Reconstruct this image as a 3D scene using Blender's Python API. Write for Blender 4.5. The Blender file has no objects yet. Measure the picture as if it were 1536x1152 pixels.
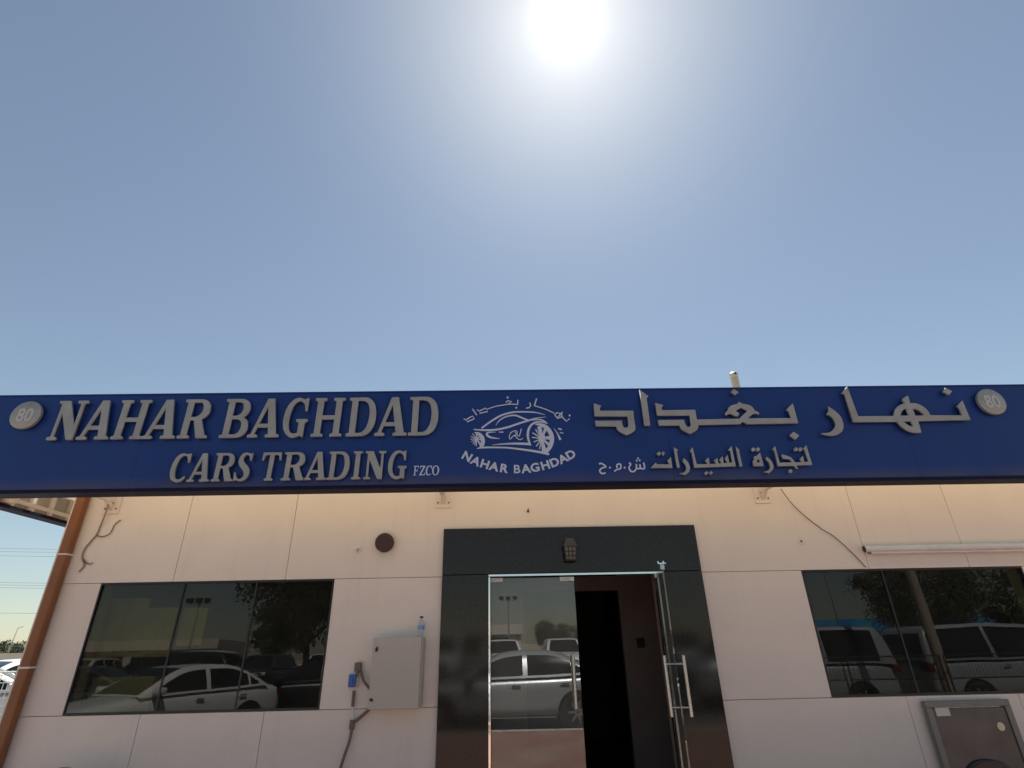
import bpy, bmesh, math, random
from mathutils import Vector, Matrix
random.seed(7)
R = math.radians
S = bpy.context.scene
COL = S.collection

# ------------------------------------------------------------------ camera
F, CX, CY = 802.0, 768.0, 576.0            # focal length and centre, in pixels of a 1536 x 1152 picture
PITCH, ROLL, YAW = R(25.878), R(-1.218), R(1.406)
CAM = Vector((0, -5.0, 1.6))
fw = Vector((math.sin(YAW)*math.cos(PITCH), math.cos(YAW)*math.cos(PITCH), math.sin(PITCH)))
rt = Vector((math.cos(YAW), -math.sin(YAW), 0))
up = rt.cross(fw)
rt2 = rt*math.cos(ROLL) + up*math.sin(ROLL)
up2 = up*math.cos(ROLL) - rt*math.sin(ROLL)
cd = bpy.data.cameras.new('camera')
cam = bpy.data.objects.new('camera', cd); COL.objects.link(cam)
cd.sensor_width = 36; cd.lens = 36*F/1536; cd.clip_start = 0.05; cd.clip_end = 3000
m = Matrix((rt2, up2, -fw)).transposed().to_4x4(); m.translation = CAM
cam.matrix_world = m
S.camera = cam

# ------------------------------------------------------------------ sky, sun, exposure
SUN = Vector((0.1083, 0.4947, 0.8623)).normalized()
w = bpy.data.worlds.new('World'); S.world = w; w.use_nodes = True
nt = w.node_tree; nt.nodes.clear()
sky = nt.nodes.new('ShaderNodeTexSky'); sky.sky_type = 'NISHITA'; sky.sun_disc = False
sky.sun_elevation = math.asin(SUN.z); sky.sun_rotation = math.atan2(SUN.x, SUN.y)
sky.altitude = 0; sky.air_density = 1.15; sky.dust_density = 0.26; sky.ozone_density = 1.3
bg = nt.nodes.new('ShaderNodeBackground'); bg.inputs['Strength'].default_value = 0.050
wo = nt.nodes.new('ShaderNodeOutputWorld')
hs = nt.nodes.new('ShaderNodeHueSaturation'); hs.inputs['Saturation'].default_value = 0.80
wb = nt.nodes.new('ShaderNodeMixRGB'); wb.blend_type = 'MULTIPLY'; wb.inputs['Fac'].default_value = 1; wb.inputs['Color2'].default_value = (0.90, 0.945, 0.93, 1)   # white balance of the sky
nt.links.new(sky.outputs[0], hs.inputs['Color']); nt.links.new(hs.outputs[0], wb.inputs['Color1']); 
# bright glare of the hazy air right round the sun
tcw = nt.nodes.new('ShaderNodeTexCoord'); vd = nt.nodes.new('ShaderNodeVectorMath'); vd.operation = 'DOT_PRODUCT'; vd.inputs[1].default_value = SUN
nt.links.new(tcw.outputs['Generated'], vd.inputs[0])
cl = nt.nodes.new('ShaderNodeMath'); cl.operation = 'MAXIMUM'; cl.inputs[1].default_value = 0.0; nt.links.new(vd.outputs['Value'], cl.inputs[0])
def glare(power, amount):
    a = nt.nodes.new('ShaderNodeMath'); a.operation = 'POWER'; a.inputs[1].default_value = power; nt.links.new(cl.outputs[0], a.inputs[0])
    b = nt.nodes.new('ShaderNodeMath'); b.operation = 'MULTIPLY'; b.inputs[1].default_value = amount; nt.links.new(a.outputs[0], b.inputs[0]); return b
ga, gb = glare(2600, 10.0), glare(30, 2.4)
for pw_, am_ in ((700, 2.2), (160, 2.2)):
    g2_ = glare(pw_, am_); ad_ = nt.nodes.new('ShaderNodeMath'); ad_.operation = 'ADD'; nt.links.new(ga.outputs[0], ad_.inputs[0]); nt.links.new(g2_.outputs[0], ad_.inputs[1]); ga = ad_
gs = nt.nodes.new('ShaderNodeMath'); gs.operation = 'ADD'; nt.links.new(ga.outputs[0], gs.inputs[0]); nt.links.new(gb.outputs[0], gs.inputs[1])
gc = nt.nodes.new('ShaderNodeMixRGB'); gc.blend_type = 'MULTIPLY'; gc.inputs['Fac'].default_value = 1; gc.inputs['Color2'].default_value = (1, 0.94, 0.78, 1); nt.links.new(gs.outputs[0], gc.inputs['Color1'])
sa = nt.nodes.new('ShaderNodeMixRGB'); sa.blend_type = 'ADD'; sa.inputs['Fac'].default_value = 1
nt.links.new(wb.outputs[0], sa.inputs['Color1']); nt.links.new(gc.outputs[0], sa.inputs['Color2']); nt.links.new(sa.outputs[0], bg.inputs[0]); nt.links.new(bg.outputs[0], wo.inputs[0])
sd = bpy.data.lights.new('sun', 'SUN'); sd.energy = 5.0; sd.angle = R(0.53); sd.color = (1, 0.95, 0.87)
sun = bpy.data.objects.new('sun', sd); COL.objects.link(sun)
sun.rotation_euler = SUN.to_track_quat('Z', 'Y').to_euler(); sun.location = SUN*60
S.view_settings.view_transform = 'Standard'; S.view_settings.look = 'None'
S.view_settings.exposure = 1.1; S.view_settings.gamma = 1.0; S.view_settings.use_curve_mapping = False
S.cycles.max_bounces = 10; S.cycles.transparent_max_bounces = 16
S.cycles.caustics_reflective = False; S.cycles.caustics_refractive = False

# ------------------------------------------------------------------ helpers
WLOC = {}
def ray(x, y):
    return rt2*((x-CX)/F) - up2*((y-CY)/F) + fw
def P(x, y, Y):
    """point of the plane at depth Y that a picture point looks at (used to measure the place)"""
    d = ray(x, y); t = (Y - CAM.y)/d.y
    return CAM + d*t
def tag(o, label=None, cat=None, group=None, kind=None):
    if label: o['label'] = label
    if cat: o['category'] = cat
    if group: o['group'] = group
    if kind: o['kind'] = kind
    return o
def empty(name, loc, label=None, cat=None, group=None, rz=0):
    o = bpy.data.objects.new(name, None); COL.objects.link(o); o.location = loc; o.rotation_euler = (0, 0, rz)
    o.empty_display_size = 0.2; WLOC[o] = Vector(loc)
    return tag(o, label, cat, group)
def link(name, me, mat, parent=None, world=True):
    """mesh built in world coordinates (world=True) or in its parent's"""
    o = bpy.data.objects.new(name, me); COL.objects.link(o)
    if mat and not me.materials: me.materials.append(mat)
    if parent:
        o.parent = parent
        if world: o.location = -WLOC.get(parent, Vector())
    WLOC[o] = Vector()
    return o
class MB:
    def __init__(s): s.v = []; s.f = []
    def add(s, vs, fs):
        n = len(s.v); s.v += [tuple(v) for v in vs]; s.f += [[n+i for i in f] for f in fs]; return s
    def box(s, a, b):
        (x0, y0, z0), (x1, y1, z1) = a, b
        return s.add([(x0,y0,z0),(x1,y0,z0),(x1,y1,z0),(x0,y1,z0),(x0,y0,z1),(x1,y0,z1),(x1,y1,z1),(x0,y1,z1)],
                     [(3,2,1,0),(4,5,6,7),(0,1,5,4),(1,2,6,5),(2,3,7,6),(3,0,4,7)])
    def prism(s, pts, y0, y1):
        """outline in x,z swept from y0 to y1"""
        n = len(pts)
        return s.add([(p[0],y0,p[1]) for p in pts]+[(p[0],y1,p[1]) for p in pts],
                     [tuple(range(n)), tuple(range(2*n-1, n-1, -1))]+[(i, n+i, n+(i+1)%n, (i+1)%n) for i in range(n)])
    def tube(s, pts, r, seg=10, cap=True):
        pts = [Vector(p) for p in pts]; rs = r if isinstance(r, (list, tuple)) else [r]*len(pts)
        vs = []; fs = []; side = None
        for i, p in enumerate(pts):
            d = (pts[min(i+1, len(pts)-1)]-pts[max(i-1, 0)]).normalized()
            if side is None: side = d.orthogonal().normalized()
            side = (side - d*side.dot(d)).normalized(); u = d.cross(side)
            for k in range(seg):
                a = 2*math.pi*k/seg
                vs.append(p+(side*math.cos(a)+u*math.sin(a))*rs[i])
        for i in range(len(pts)-1):
            for k in range(seg):
                fs.append((i*seg+k, i*seg+(k+1)%seg, (i+1)*seg+(k+1)%seg, (i+1)*seg+k))
        if cap: fs += [tuple(range(seg-1, -1, -1)), tuple(range((len(pts)-1)*seg, len(pts)*seg))]
        return s.add(vs, fs)
    def lathe(s, prof, c, axis='z', seg=24):
        vs = []; fs = []; c = Vector(c)
        for (r, h) in prof:
            for k in range(seg):
                a = 2*math.pi*k/seg; x, y = r*math.cos(a), r*math.sin(a)
                vs.append(c + (Vector((x, y, h)) if axis == 'z' else Vector((x, h, y)) if axis == 'y' else Vector((h, x, y))))
        for i in range(len(prof)-1):
            for k in range(seg):
                fs.append((i*seg+k, i*seg+(k+1)%seg, (i+1)*seg+(k+1)%seg, (i+1)*seg+k))
        fs += [tuple(range(seg)), tuple(range((len(prof)-1)*seg, len(prof)*seg))]
        return s.add(vs, fs)
    def mesh(s, name='mesh', smooth=False, bevel=0, bseg=2):
        me = bpy.data.meshes.new(name); me.from_pydata(s.v, [], s.f)
        bm = bmesh.new(); bm.from_mesh(me)
        bmesh.ops.recalc_face_normals(bm, faces=bm.faces)
        if bevel:
            es = [e for e in bm.edges if len(e.link_faces) == 2 and e.calc_face_angle(0) > 0.6]
            bmesh.ops.bevel(bm, geom=es, offset=bevel, segments=bseg, profile=0.5, affect='EDGES', clamp_overlap=True)
        bm.to_mesh(me); bm.free()
        if smooth:
            for p in me.polygons: p.use_smooth = True
            me.set_sharp_from_angle(angle=R(42))
        return me
    def build(s, name, mat, parent=None, smooth=False, bevel=0, world=True):
        return link(name, s.mesh(name, smooth, bevel), mat, parent, world)

# ------------------------------------------------------------------ materials
def mat(name, col, rough=0.5, metal=0.0, var=0.0, scale=4.0, bump=0.0, bscale=60.0, col2=None, spec=None, coat=0.0, stretch=None):
    m = bpy.data.materials.new(name); m.use_nodes = True; n = m.node_tree; b = n.nodes['Principled BSDF']
    b.inputs['Base Color'].default_value = (*col, 1); b.inputs['Roughness'].default_value = rough; b.inputs['Metallic'].default_value = metal
    if spec is not None: b.inputs['Specular IOR Level'].default_value = spec
    if coat: b.inputs['Coat Weight'].default_value = coat; b.inputs['Coat Roughness'].default_value = 0.04
    tc = n.nodes.new('ShaderNodeTexCoord'); src = tc.outputs['Object']
    if stretch:
        mp = n.nodes.new('ShaderNodeMapping'); mp.inputs['Scale'].default_value = stretch
        n.links.new(src, mp.inputs[0]); src = mp.outputs[0]
    if var or col2:
        t = n.nodes.new('ShaderNodeTexNoise'); t.inputs['Scale'].default_value = scale; t.inputs['Detail'].default_value = 6; t.inputs['Roughness'].default_value = 0.6
        n.links.new(src, t.inputs['Vector'])
        rp = n.nodes.new('ShaderNodeValToRGB'); rp.color_ramp.elements[0].position = 0.32; rp.color_ramp.elements[1].position = 0.68
        c2 = col2 or tuple(c*(1-var) for c in col)
        rp.color_ramp.elements[0].color = (*c2, 1); rp.color_ramp.elements[1].color = (*col, 1)
        n.links.new(t.outputs['Fac'], rp.inputs[0]); n.links.new(rp.outputs[0], b.inputs['Base Color'])
        mr = n.nodes.new('ShaderNodeMapRange'); mr.inputs['To Min'].default_value = min(1, rough*1.25+.03); mr.inputs['To Max'].default_value = max(0.02, rough*0.85)
        n.links.new(t.outputs['Fac'], mr.inputs['Value']); n.links.new(mr.outputs[0], b.inputs['Roughness'])
    if bump:
        t2 = n.nodes.new('ShaderNodeTexNoise'); t2.inputs['Scale'].default_value = bscale; t2.inputs['Detail'].default_value = 4
        n.links.new(src, t2.inputs['Vector'])
        bp = n.nodes.new('ShaderNodeBump'); bp.inputs['Strength'].default_value = bump; bp.inputs['Distance'].default_value = 0.01
        n.links.new(t2.outputs['Fac'], bp.inputs['Height']); n.links.new(bp.outputs[0], b.inputs['Normal'])
    return m
def glass(name, tint, ior, rough=0.0, bump=0.0, dust=0.0):
    m = bpy.data.materials.new(name); m.use_nodes = True; n = m.node_tree; n.nodes.clear()
    out = n.nodes.new('ShaderNodeOutputMaterial'); mx = n.nodes.new('ShaderNodeMixShader')
    tr = n.nodes.new('ShaderNodeBsdfTransparent'); tr.inputs[0].default_value = (*tint, 1)
    gl = n.nodes.new('ShaderNodeBsdfGlossy'); gl.inputs['Roughness'].default_value = rough
    fr = n.nodes.new('ShaderNodeFresnel'); fr.inputs['IOR'].default_value = ior
    ge = n.nodes.new('ShaderNodeNewGeometry'); inv = n.nodes.new('ShaderNodeMath'); inv.operation = 'SUBTRACT'; inv.inputs[0].default_value = 1
    mu = n.nodes.new('ShaderNodeMath'); mu.operation = 'MULTIPLY'
    n.links.new(ge.outputs['Backfacing'], inv.inputs[1]); n.links.new(fr.outputs[0], mu.inputs[0]); n.links.new(inv.outputs[0], mu.inputs[1])
    n.links.new(mu.outputs[0], mx.inputs[0]); n.links.new(tr.outputs[0], mx.inputs[1]); n.links.new(gl.outputs[0], mx.inputs[2])
    if bump:
        tc = n.nodes.new('ShaderNodeTexCoord'); t = n.nodes.new('ShaderNodeTexNoise'); t.inputs['Scale'].default_value = 1.6; t.inputs['Detail'].default_value = 1
        bp = n.nodes.new('ShaderNodeBump'); bp.inputs['Strength'].default_value = bump; bp.inputs['Distance'].default_value = 0.02
        n.links.new(tc.outputs['Object'], t.inputs['Vector']); n.links.new(t.outputs['Fac'], bp.inputs['Height']); n.links.new(bp.outputs[0], gl.inputs['Normal'])
    if dust:
        df = n.nodes.new('ShaderNodeBsdfDiffuse'); df.inputs[0].default_value = (0.62, 0.60, 0.55, 1)
        tc2 = n.nodes.new('ShaderNodeTexCoord'); t2 = n.nodes.new('ShaderNodeTexNoise'); t2.inputs['Scale'].default_value = 2.5; t2.inputs['Detail'].default_value = 7
        r2 = n.nodes.new('ShaderNodeMapRange'); r2.inputs['From Min'].default_value = .3; r2.inputs['From Max'].default_value = .75; r2.inputs['To Min'].default_value = dust*.55; r2.inputs['To Max'].default_value = dust*1.5
        m2 = n.nodes.new('ShaderNodeMixShader')
        n.links.new(tc2.outputs['Object'], t2.inputs['Vector']); n.links.new(t2.outputs['Fac'], r2.inputs['Value']); n.links.new(r2.outputs[0], m2.inputs[0])
        n.links.new(mx.outputs[0], m2.inputs[1]); n.links.new(df.outputs[0], m2.inputs[2]); mx = m2
    n.links.new(mx.outputs[0], out.inputs[0])
    return m
M = {}
def cladding():
    m = mat('cream cladding', (0.81, 0.73, 0.645), 0.45, var=0.06, scale=1.7, bump=0.03, bscale=9)
    n = m.node_tree; b = n.nodes['Principled BSDF']; src = b.inputs['Base Color'].links[0].from_socket
    oi = n.nodes.new('ShaderNodeObjectInfo'); mr = n.nodes.new('ShaderNodeMapRange'); mr.inputs['To Min'].default_value = .955; mr.inputs['To Max'].default_value = 1.01
    n.links.new(oi.outputs['Random'], mr.inputs['Value'])
    ge = n.nodes.new('ShaderNodeNewGeometry'); mp = n.nodes.new('ShaderNodeMapping'); mp.inputs['Scale'].default_value = (9, 9, .5); n.links.new(ge.outputs['Position'], mp.inputs[0])
    no = n.nodes.new('ShaderNodeTexNoise'); no.inputs['Scale'].default_value = 1.4; no.inputs['Detail'].default_value = 6; n.links.new(mp.outputs[0], no.inputs['Vector'])
    m2 = n.nodes.new('ShaderNodeMapRange'); m2.inputs['From Min'].default_value = .55; m2.inputs['From Max'].default_value = .8; m2.inputs['To Min'].default_value = 1.0; m2.inputs['To Max'].default_value = .94
    n.links.new(no.outputs['Fac'], m2.inputs['Value'])
    mu = n.nodes.new('ShaderNodeMath'); mu.operation = 'MULTIPLY'; n.links.new(mr.outputs[0], mu.inputs[0]); n.links.new(m2.outputs[0], mu.inputs[1])
    vm = n.nodes.new('ShaderNodeMixRGB'); vm.blend_type = 'MULTIPLY'; vm.inputs['Fac'].default_value = 1; n.links.new(src, vm.inputs['Color1']); n.links.new(mu.outputs[0], vm.inputs['Color2'])
    n.links.new(vm.outputs[0], b.inputs['Base Color'])
    return m
M['panel'] = cladding()
M['soffit'] = mat('cream painted steel', (0.49, 0.44, 0.33), 0.5, var=0.10, scale=3)
M['core'] = mat('joint backing', (0.60, 0.54, 0.47), 0.9)
def sign_blue():
    m = mat('blue sign panel', (0.008, 0.040, 0.205), 0.3, var=0.12, scale=1.3, bump=0.02, bscale=2.2, spec=0.28)
    n = m.node_tree; b = n.nodes['Principled BSDF']; src = b.inputs['Base Color'].links[0].from_socket
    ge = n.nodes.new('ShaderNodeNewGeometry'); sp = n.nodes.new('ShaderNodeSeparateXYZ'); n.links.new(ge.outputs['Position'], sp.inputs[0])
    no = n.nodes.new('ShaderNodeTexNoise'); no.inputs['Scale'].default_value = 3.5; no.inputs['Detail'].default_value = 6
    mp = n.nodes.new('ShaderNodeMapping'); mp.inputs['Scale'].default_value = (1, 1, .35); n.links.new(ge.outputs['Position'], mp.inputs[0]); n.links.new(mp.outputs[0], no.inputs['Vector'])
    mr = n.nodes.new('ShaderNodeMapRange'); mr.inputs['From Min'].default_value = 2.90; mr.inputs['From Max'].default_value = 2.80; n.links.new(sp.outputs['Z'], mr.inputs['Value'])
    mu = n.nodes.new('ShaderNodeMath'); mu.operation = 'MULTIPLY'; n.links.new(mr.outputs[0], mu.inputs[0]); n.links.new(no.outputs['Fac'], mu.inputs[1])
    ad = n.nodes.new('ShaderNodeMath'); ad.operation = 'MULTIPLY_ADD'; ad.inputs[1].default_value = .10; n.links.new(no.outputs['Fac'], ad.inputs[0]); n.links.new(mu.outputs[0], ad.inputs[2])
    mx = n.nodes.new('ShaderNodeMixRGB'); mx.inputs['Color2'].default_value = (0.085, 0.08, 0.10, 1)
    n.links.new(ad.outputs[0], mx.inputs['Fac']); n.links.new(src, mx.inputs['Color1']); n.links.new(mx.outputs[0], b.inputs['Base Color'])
    return m
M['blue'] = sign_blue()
M['navy'] = mat('navy trim', (0.006, 0.007, 0.03), 0.6, spec=0.15)
M['steel_letter'] = mat('brushed grey letter', (0.36, 0.37, 0.35), 0.42, metal=0.2, var=0.20, scale=7)
M['vinyl'] = mat('pale vinyl print', (0.50, 0.57, 0.70), 0.5)
M['numeral'] = mat('pale numeral', (0.47, 0.48, 0.48), 0.5)
M['granite'] = mat('black granite', (0.030, 0.026, 0.022), 0.06, col2=(0.009, 0.008, 0.007), scale=60, bump=0.0, spec=0.32)
M['chrome'] = mat('polished chrome', (0.75, 0.75, 0.74), 0.08, metal=1, bump=0.10, bscale=14)
M['steel'] = mat('brushed stainless', (0.50, 0.49, 0.47), 0.25, metal=1, var=0.12, scale=30, stretch=(1, 1, 12))
M['frame_grey'] = mat('dull steel frame', (0.21, 0.21, 0.20), 0.35, metal=0.1, var=0.15, scale=12)
M['steel_panel'] = mat('worn stainless panel', (0.115, 0.112, 0.105), 0.22, metal=0.0, var=0.45, scale=3)
M['win_glass'] = glass('tinted window glass', (0.55, 0.56, 0.45), 1.52, bump=0.045, dust=0.014)
M['door_glass'] = glass('clear door glass', (0.72, 0.76, 0.74), 2.05, bump=0.008, dust=0.07)
M['brown_pipe'] = mat('brown pvc pipe', (0.29, 0.108, 0.036), 0.42, var=0.25, scale=3)
M['white_plastic'] = mat('white plastic', (0.74, 0.73, 0.70), 0.4, var=0.1, scale=8)
M['grey_box'] = mat('grey beige enamel', (0.50, 0.47, 0.40), 0.4, var=0.07, scale=4)
M['black'] = mat('black plastic', (0.012, 0.012, 0.013), 0.4)
M['darkbrown'] = mat('dark brown shade', (0.055, 0.02, 0.014), 0.45, var=0.2, scale=14)
M['lantern'] = mat('dark bronze', (0.035, 0.03, 0.025), 0.45, metal=0.5)
M['lantern_glass'] = mat('smoked lantern glass', (0.16, 0.15, 0.13), 0.15)
M['cable_grey'] = mat('grey cable', (0.16, 0.13, 0.11), 0.6)
M['cable_beige'] = mat('beige cable', (0.30, 0.24, 0.18), 0.6)
M['cable_dark'] = mat('dark wire', (0.06, 0.045, 0.035), 0.6)
M['switch_blue'] = mat('blue plastic', (0.03, 0.12, 0.42), 0.4)
M['bottle'] = glass('bottle plastic', (0.90, 0.93, 0.97), 1.5)
M['bottle_label'] = mat('blue bottle label', (0.22, 0.32, 0.62), 0.4)
M['bottle_cap'] = mat('dark cap', (0.03, 0.04, 0.07), 0.4)
M['wood'] = mat('dark brown interior wall', (0.24, 0.185, 0.17), 0.5, var=0.2, scale=3)
M['interior'] = mat('interior plaster', (0.34, 0.31, 0.27), 0.7)
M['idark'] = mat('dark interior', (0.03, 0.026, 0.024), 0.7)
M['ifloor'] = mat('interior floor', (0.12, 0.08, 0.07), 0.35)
M['paper'] = mat('paper sheet', (0.68, 0.66, 0.58), 0.7, var=0.1, scale=6)
M['sheet'] = mat('yellowed sheet', (0.80, 0.74, 0.50), 0.7, var=0.15, scale=5)
M['roof'] = mat('roof screed', (0.48, 0.45, 0.40), 0.8, var=0.2, scale=2)
M['chair_grey'] = mat('blue grey plastic', (0.16, 0.17, 0.22), 0.45)

# ------------------------------------------------------------------ ground
def brick_mat():
    m = bpy.data.materials.new('red block paving'); m.use_nodes = True; n = m.node_tree; b = n.nodes['Principled BSDF']
    tc = n.nodes.new('ShaderNodeTexCoord'); br = n.nodes.new('ShaderNodeTexBrick')
    br.inputs['Color1'].default_value = (0.42, 0.22, 0.165, 1); br.inputs['Color2'].default_value = (0.34, 0.17, 0.13, 1); br.inputs['Mortar'].default_value = (0.17, 0.13, 0.10, 1)
    br.inputs['Scale'].default_value = 5; br.inputs['Mortar Size'].default_value = 0.012
    n.links.new(tc.outputs['Object'], br.inputs['Vector'])
    no = n.nodes.new('ShaderNodeTexNoise'); no.inputs['Scale'].default_value = 0.9; no.inputs['Detail'].default_value = 5
    n.links.new(tc.outputs['Object'], no.inputs['Vector'])
    mx = n.nodes.new('ShaderNodeMixRGB'); mx.blend_type = 'MIX'; mx.inputs['Color2'].default_value = (0.46, 0.38, 0.30, 1)
    mr = n.nodes.new('ShaderNodeMapRange'); mr.inputs['From Min'].default_value = 0.4; mr.inputs['From Max'].default_value = 0.8; mr.inputs['To Max'].default_value = 0.6
    n.links.new(no.outputs['Fac'], mr.inputs['Value']); n.links.new(mr.outputs[0], mx.inputs['Fac']); n.links.new(br.outputs['Color'], mx.inputs['Color1'])
    n.links.new(mx.outputs[0], b.inputs['Base Color']); b.inputs['Roughness'].default_value = 0.8
    bp = n.nodes.new('ShaderNodeBump'); bp.inputs['Strength'].default_value = 0.4; bp.inputs['Distance'].default_value = 0.004
    n.links.new(br.outputs['Fac'], bp.inputs['Height']); bp.invert = True; n.links.new(bp.outputs[0], b.inputs['Normal'])
    return m
M['sand'] = mat('sandy ground', (0.42, 0.35, 0.27), 0.9, var=0.25, scale=0.3, bump=0.2, bscale=8)
M['asphalt'] = mat('worn asphalt', (0.20, 0.185, 0.17), 0.85, var=0.3, scale=0.6, bump=0.3, bscale=90)
M['kerb'] = mat('pale concrete kerb', (0.55, 0.53, 0.49), 0.8, var=0.15, scale=3)
tag(MB().add([(-1500,-1500,0),(1500,-1500,0),(1500,1500,0),(-1500,1500,0)], [(0,1,2,3)]).build('ground', M['sand']), 'pale sandy ground reaching to the horizon', kind='structure')
tag(MB().add([(-70,-75,.004),(60,-75,.004),(60,-6.95,.004),(-70,-6.95,.004)], [(0,1,2,3)]).build('parking_road', M['asphalt']), 'grey asphalt of the car park', kind='structure')
tag(MB().add([(-60,-6.95,.005),(-6.0,-6.95,.005),(-6.0,60,.005),(-60,60,.005)], [(0,1,2,3)]).build('side_yard', M['asphalt']), 'asphalt yard beside the building', kind='structure')
tag(MB().box((-6.0,-6.8,0.0),(16,0.05,0.12)).build('pavement', brick_mat()), 'red block pavement before the building', kind='structure')
kb = None
for i in range(22):
    x = -6.0+i
    if kb is None: kbm = MB().box((0.005,-6.95,0),(0.995,-6.803,0.13)).mesh('kerb_stone', bevel=0.012)
    k = link('kerb_stone', kbm, M['kerb'], bpy.data.objects['pavement'], False); k.location = (x, 0, 0); kb = k

# ------------------------------------------------------------------ the building
XL, XR = -3.93, 9.0
ZA, ZB, ZT = 1.152, 2.14, 3.36            # panel joints and roof edge
PL, PR, PT = -0.527, 1.77, 2.55           # granite portal
DL, DR, DT = -0.122, 1.38, 2.15           # door opening
W1 = (-3.487, -1.475, ZA+.006, ZB-.004); W2 = (2.68, 4.69, ZA+.006, ZB-.004)
bld = empty('showroom_building', (2.5, 0, 0.12), 'single storey cream panelled building with two dark windows and black granite doorway', 'building')
G = 0.0019
def panel(x0, x1, z0, z1):
    MB().box((x0+G, 0, z0+G), (x1-G, 0.028, z1-G)).build('wall_panel', M['panel'], bld, bevel=0.0022)
# top row
panel(XL, -2.878, ZB, ZT); panel(-2.878, -1.905, ZB, ZT)
MB().prism([(-1.905+G, ZB+G), (PL-.001, ZB+G), (PL-.001, PT+.001), (PR+.001, PT+.001), (PR+.001, ZB+G), (3.302-G, ZB+G), (3.302-G, ZT-G), (-1.905+G, ZT-G)], 0, 0.028).build('wall_panel', M['panel'], bld, bevel=0.0022)
panel(3.302, 4.225, ZB, ZT); panel(4.225, 5.2, ZB, ZT)
for i in range(4): panel(5.2+i*.95, 5.2+(i+1)*.95, ZB, ZT)
# middle row
panel(XL, W1[0], ZA, ZB); panel(W1[1], PL-.0, ZA, ZB); panel(PR, W2[0], ZA, ZB); panel(W2[1], 5.2, ZA, ZB)
for i in range(4): panel(5.2+i*.95, 5.2+(i+1)*.95, ZA, ZB)
# bottom row
for a, b in ((XL, -2.878), (-2.878, -1.905), (-1.905, PL), (PR, 3.29), (3.29, 4.225), (4.225, 5.2), (5.2, 6.15), (6.15, 7.1), (7.1, 8.05), (8.05, 9.0)):
    panel(a, b, 0.12, ZA)
# shell behind the panels (openings left free)
mb = MB()
Y0, Y1 = 0.03, 0.17
def shell(x0, x1, z0, z1): mb.box((x0, Y0, z0), (x1, Y1, z1))
shell(XL+.01, XR-.01, ZB+.001, ZT-.01)  # replaced over the door by the lintel height below
mb = MB()
shell(XL+.01, XR-.01, PT-.02, ZT-.01)
shell(XL+.01, PL+.03, ZB+.001, PT-.02); shell(PR-.03, XR-.01, ZB+.001, PT-.02)
shell(PL+.03, PR-.03, DT+.01, PT-.02)
shell(XL+.01, W1[0]-.001, 0.12, ZB+.001); shell(W1[0]-.001, W1[1]+.001, 0.12, ZA+.001); shell(W1[1]+.001, DL-.002, 0.12, ZB+.001)
shell(DR+.002, W2[0]-.001, 0.12, ZB+.001); shell(W2[0]-.001, W2[1]+.001, 0.12, ZA+.001); shell(W2[1]+.001, XR-.01, 0.12, ZB+.001)
mb.build('wall_core', M['core'], bld)
BY = 8.0
MB().box((XL, 0.03, 0), (XL+.12, BY, ZT-.02)).build('side_wall', M['panel'], bld)
MB().box((XR-.12, 0.03, 0), (XR, BY, ZT-.02)).build('side_wall', M['panel'], bld)
MB().box((XL+.12, BY-.12, 0), (XR-.12, BY, ZT-.02)).build('rear_wall', M['panel'], bld)
MB().box((XL+.002, 0.031, ZT-.012), (XR-.002, BY+.02, ZT+.10)).build('roof', M['roof'], bld)
MB().box((XL-.012, -0.012, ZT+.001), (XR+.012, 0.05, ZT+.125)).build('roof_edge', M['soffit'], bld, bevel=.004)
MB().box((XL+.12, 0.17, 0.0), (XR-.12, BY-.12, 0.13)).build('interior_floor', M['ifloor'], bld)
MB().box((XL+.12, 0.17, 2.75), (XR-.12, BY-.12, 2.80)).build('interior_ceiling', M['interior'], bld)
# partitions make three rooms
MB().box((-0.72, 0.171, 0.131), (-0.62, 6, 2.75)).build('partition', M['wood'], bld)
MB().box((1.93, 0.171, 0.131), (2.03, 6, 2.75)).build('partition', M['wood'], bld)
mb = MB(); yb = 1.6
mb.box((-.62, yb, .131), (.25, yb+.1, 2.75)); mb.box((1.34, yb, .131), (1.93, yb+.1, 2.75)); mb.box((.25, yb, 2.13), (1.34, yb+.1, 2.75))
mb.build('partition', M['wood'], bld)
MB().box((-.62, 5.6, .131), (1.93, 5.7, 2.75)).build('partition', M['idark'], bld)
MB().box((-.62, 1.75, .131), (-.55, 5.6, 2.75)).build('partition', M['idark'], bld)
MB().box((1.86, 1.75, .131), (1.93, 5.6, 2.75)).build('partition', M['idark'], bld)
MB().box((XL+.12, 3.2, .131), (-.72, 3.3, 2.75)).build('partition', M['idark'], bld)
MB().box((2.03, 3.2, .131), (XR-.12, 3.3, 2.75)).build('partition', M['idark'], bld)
MB().box((1.49, yb-.012, 1.53), (1.58, yb-.001, 1.63)).build('light_switch', M['black'], bld, bevel=.003)

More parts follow.
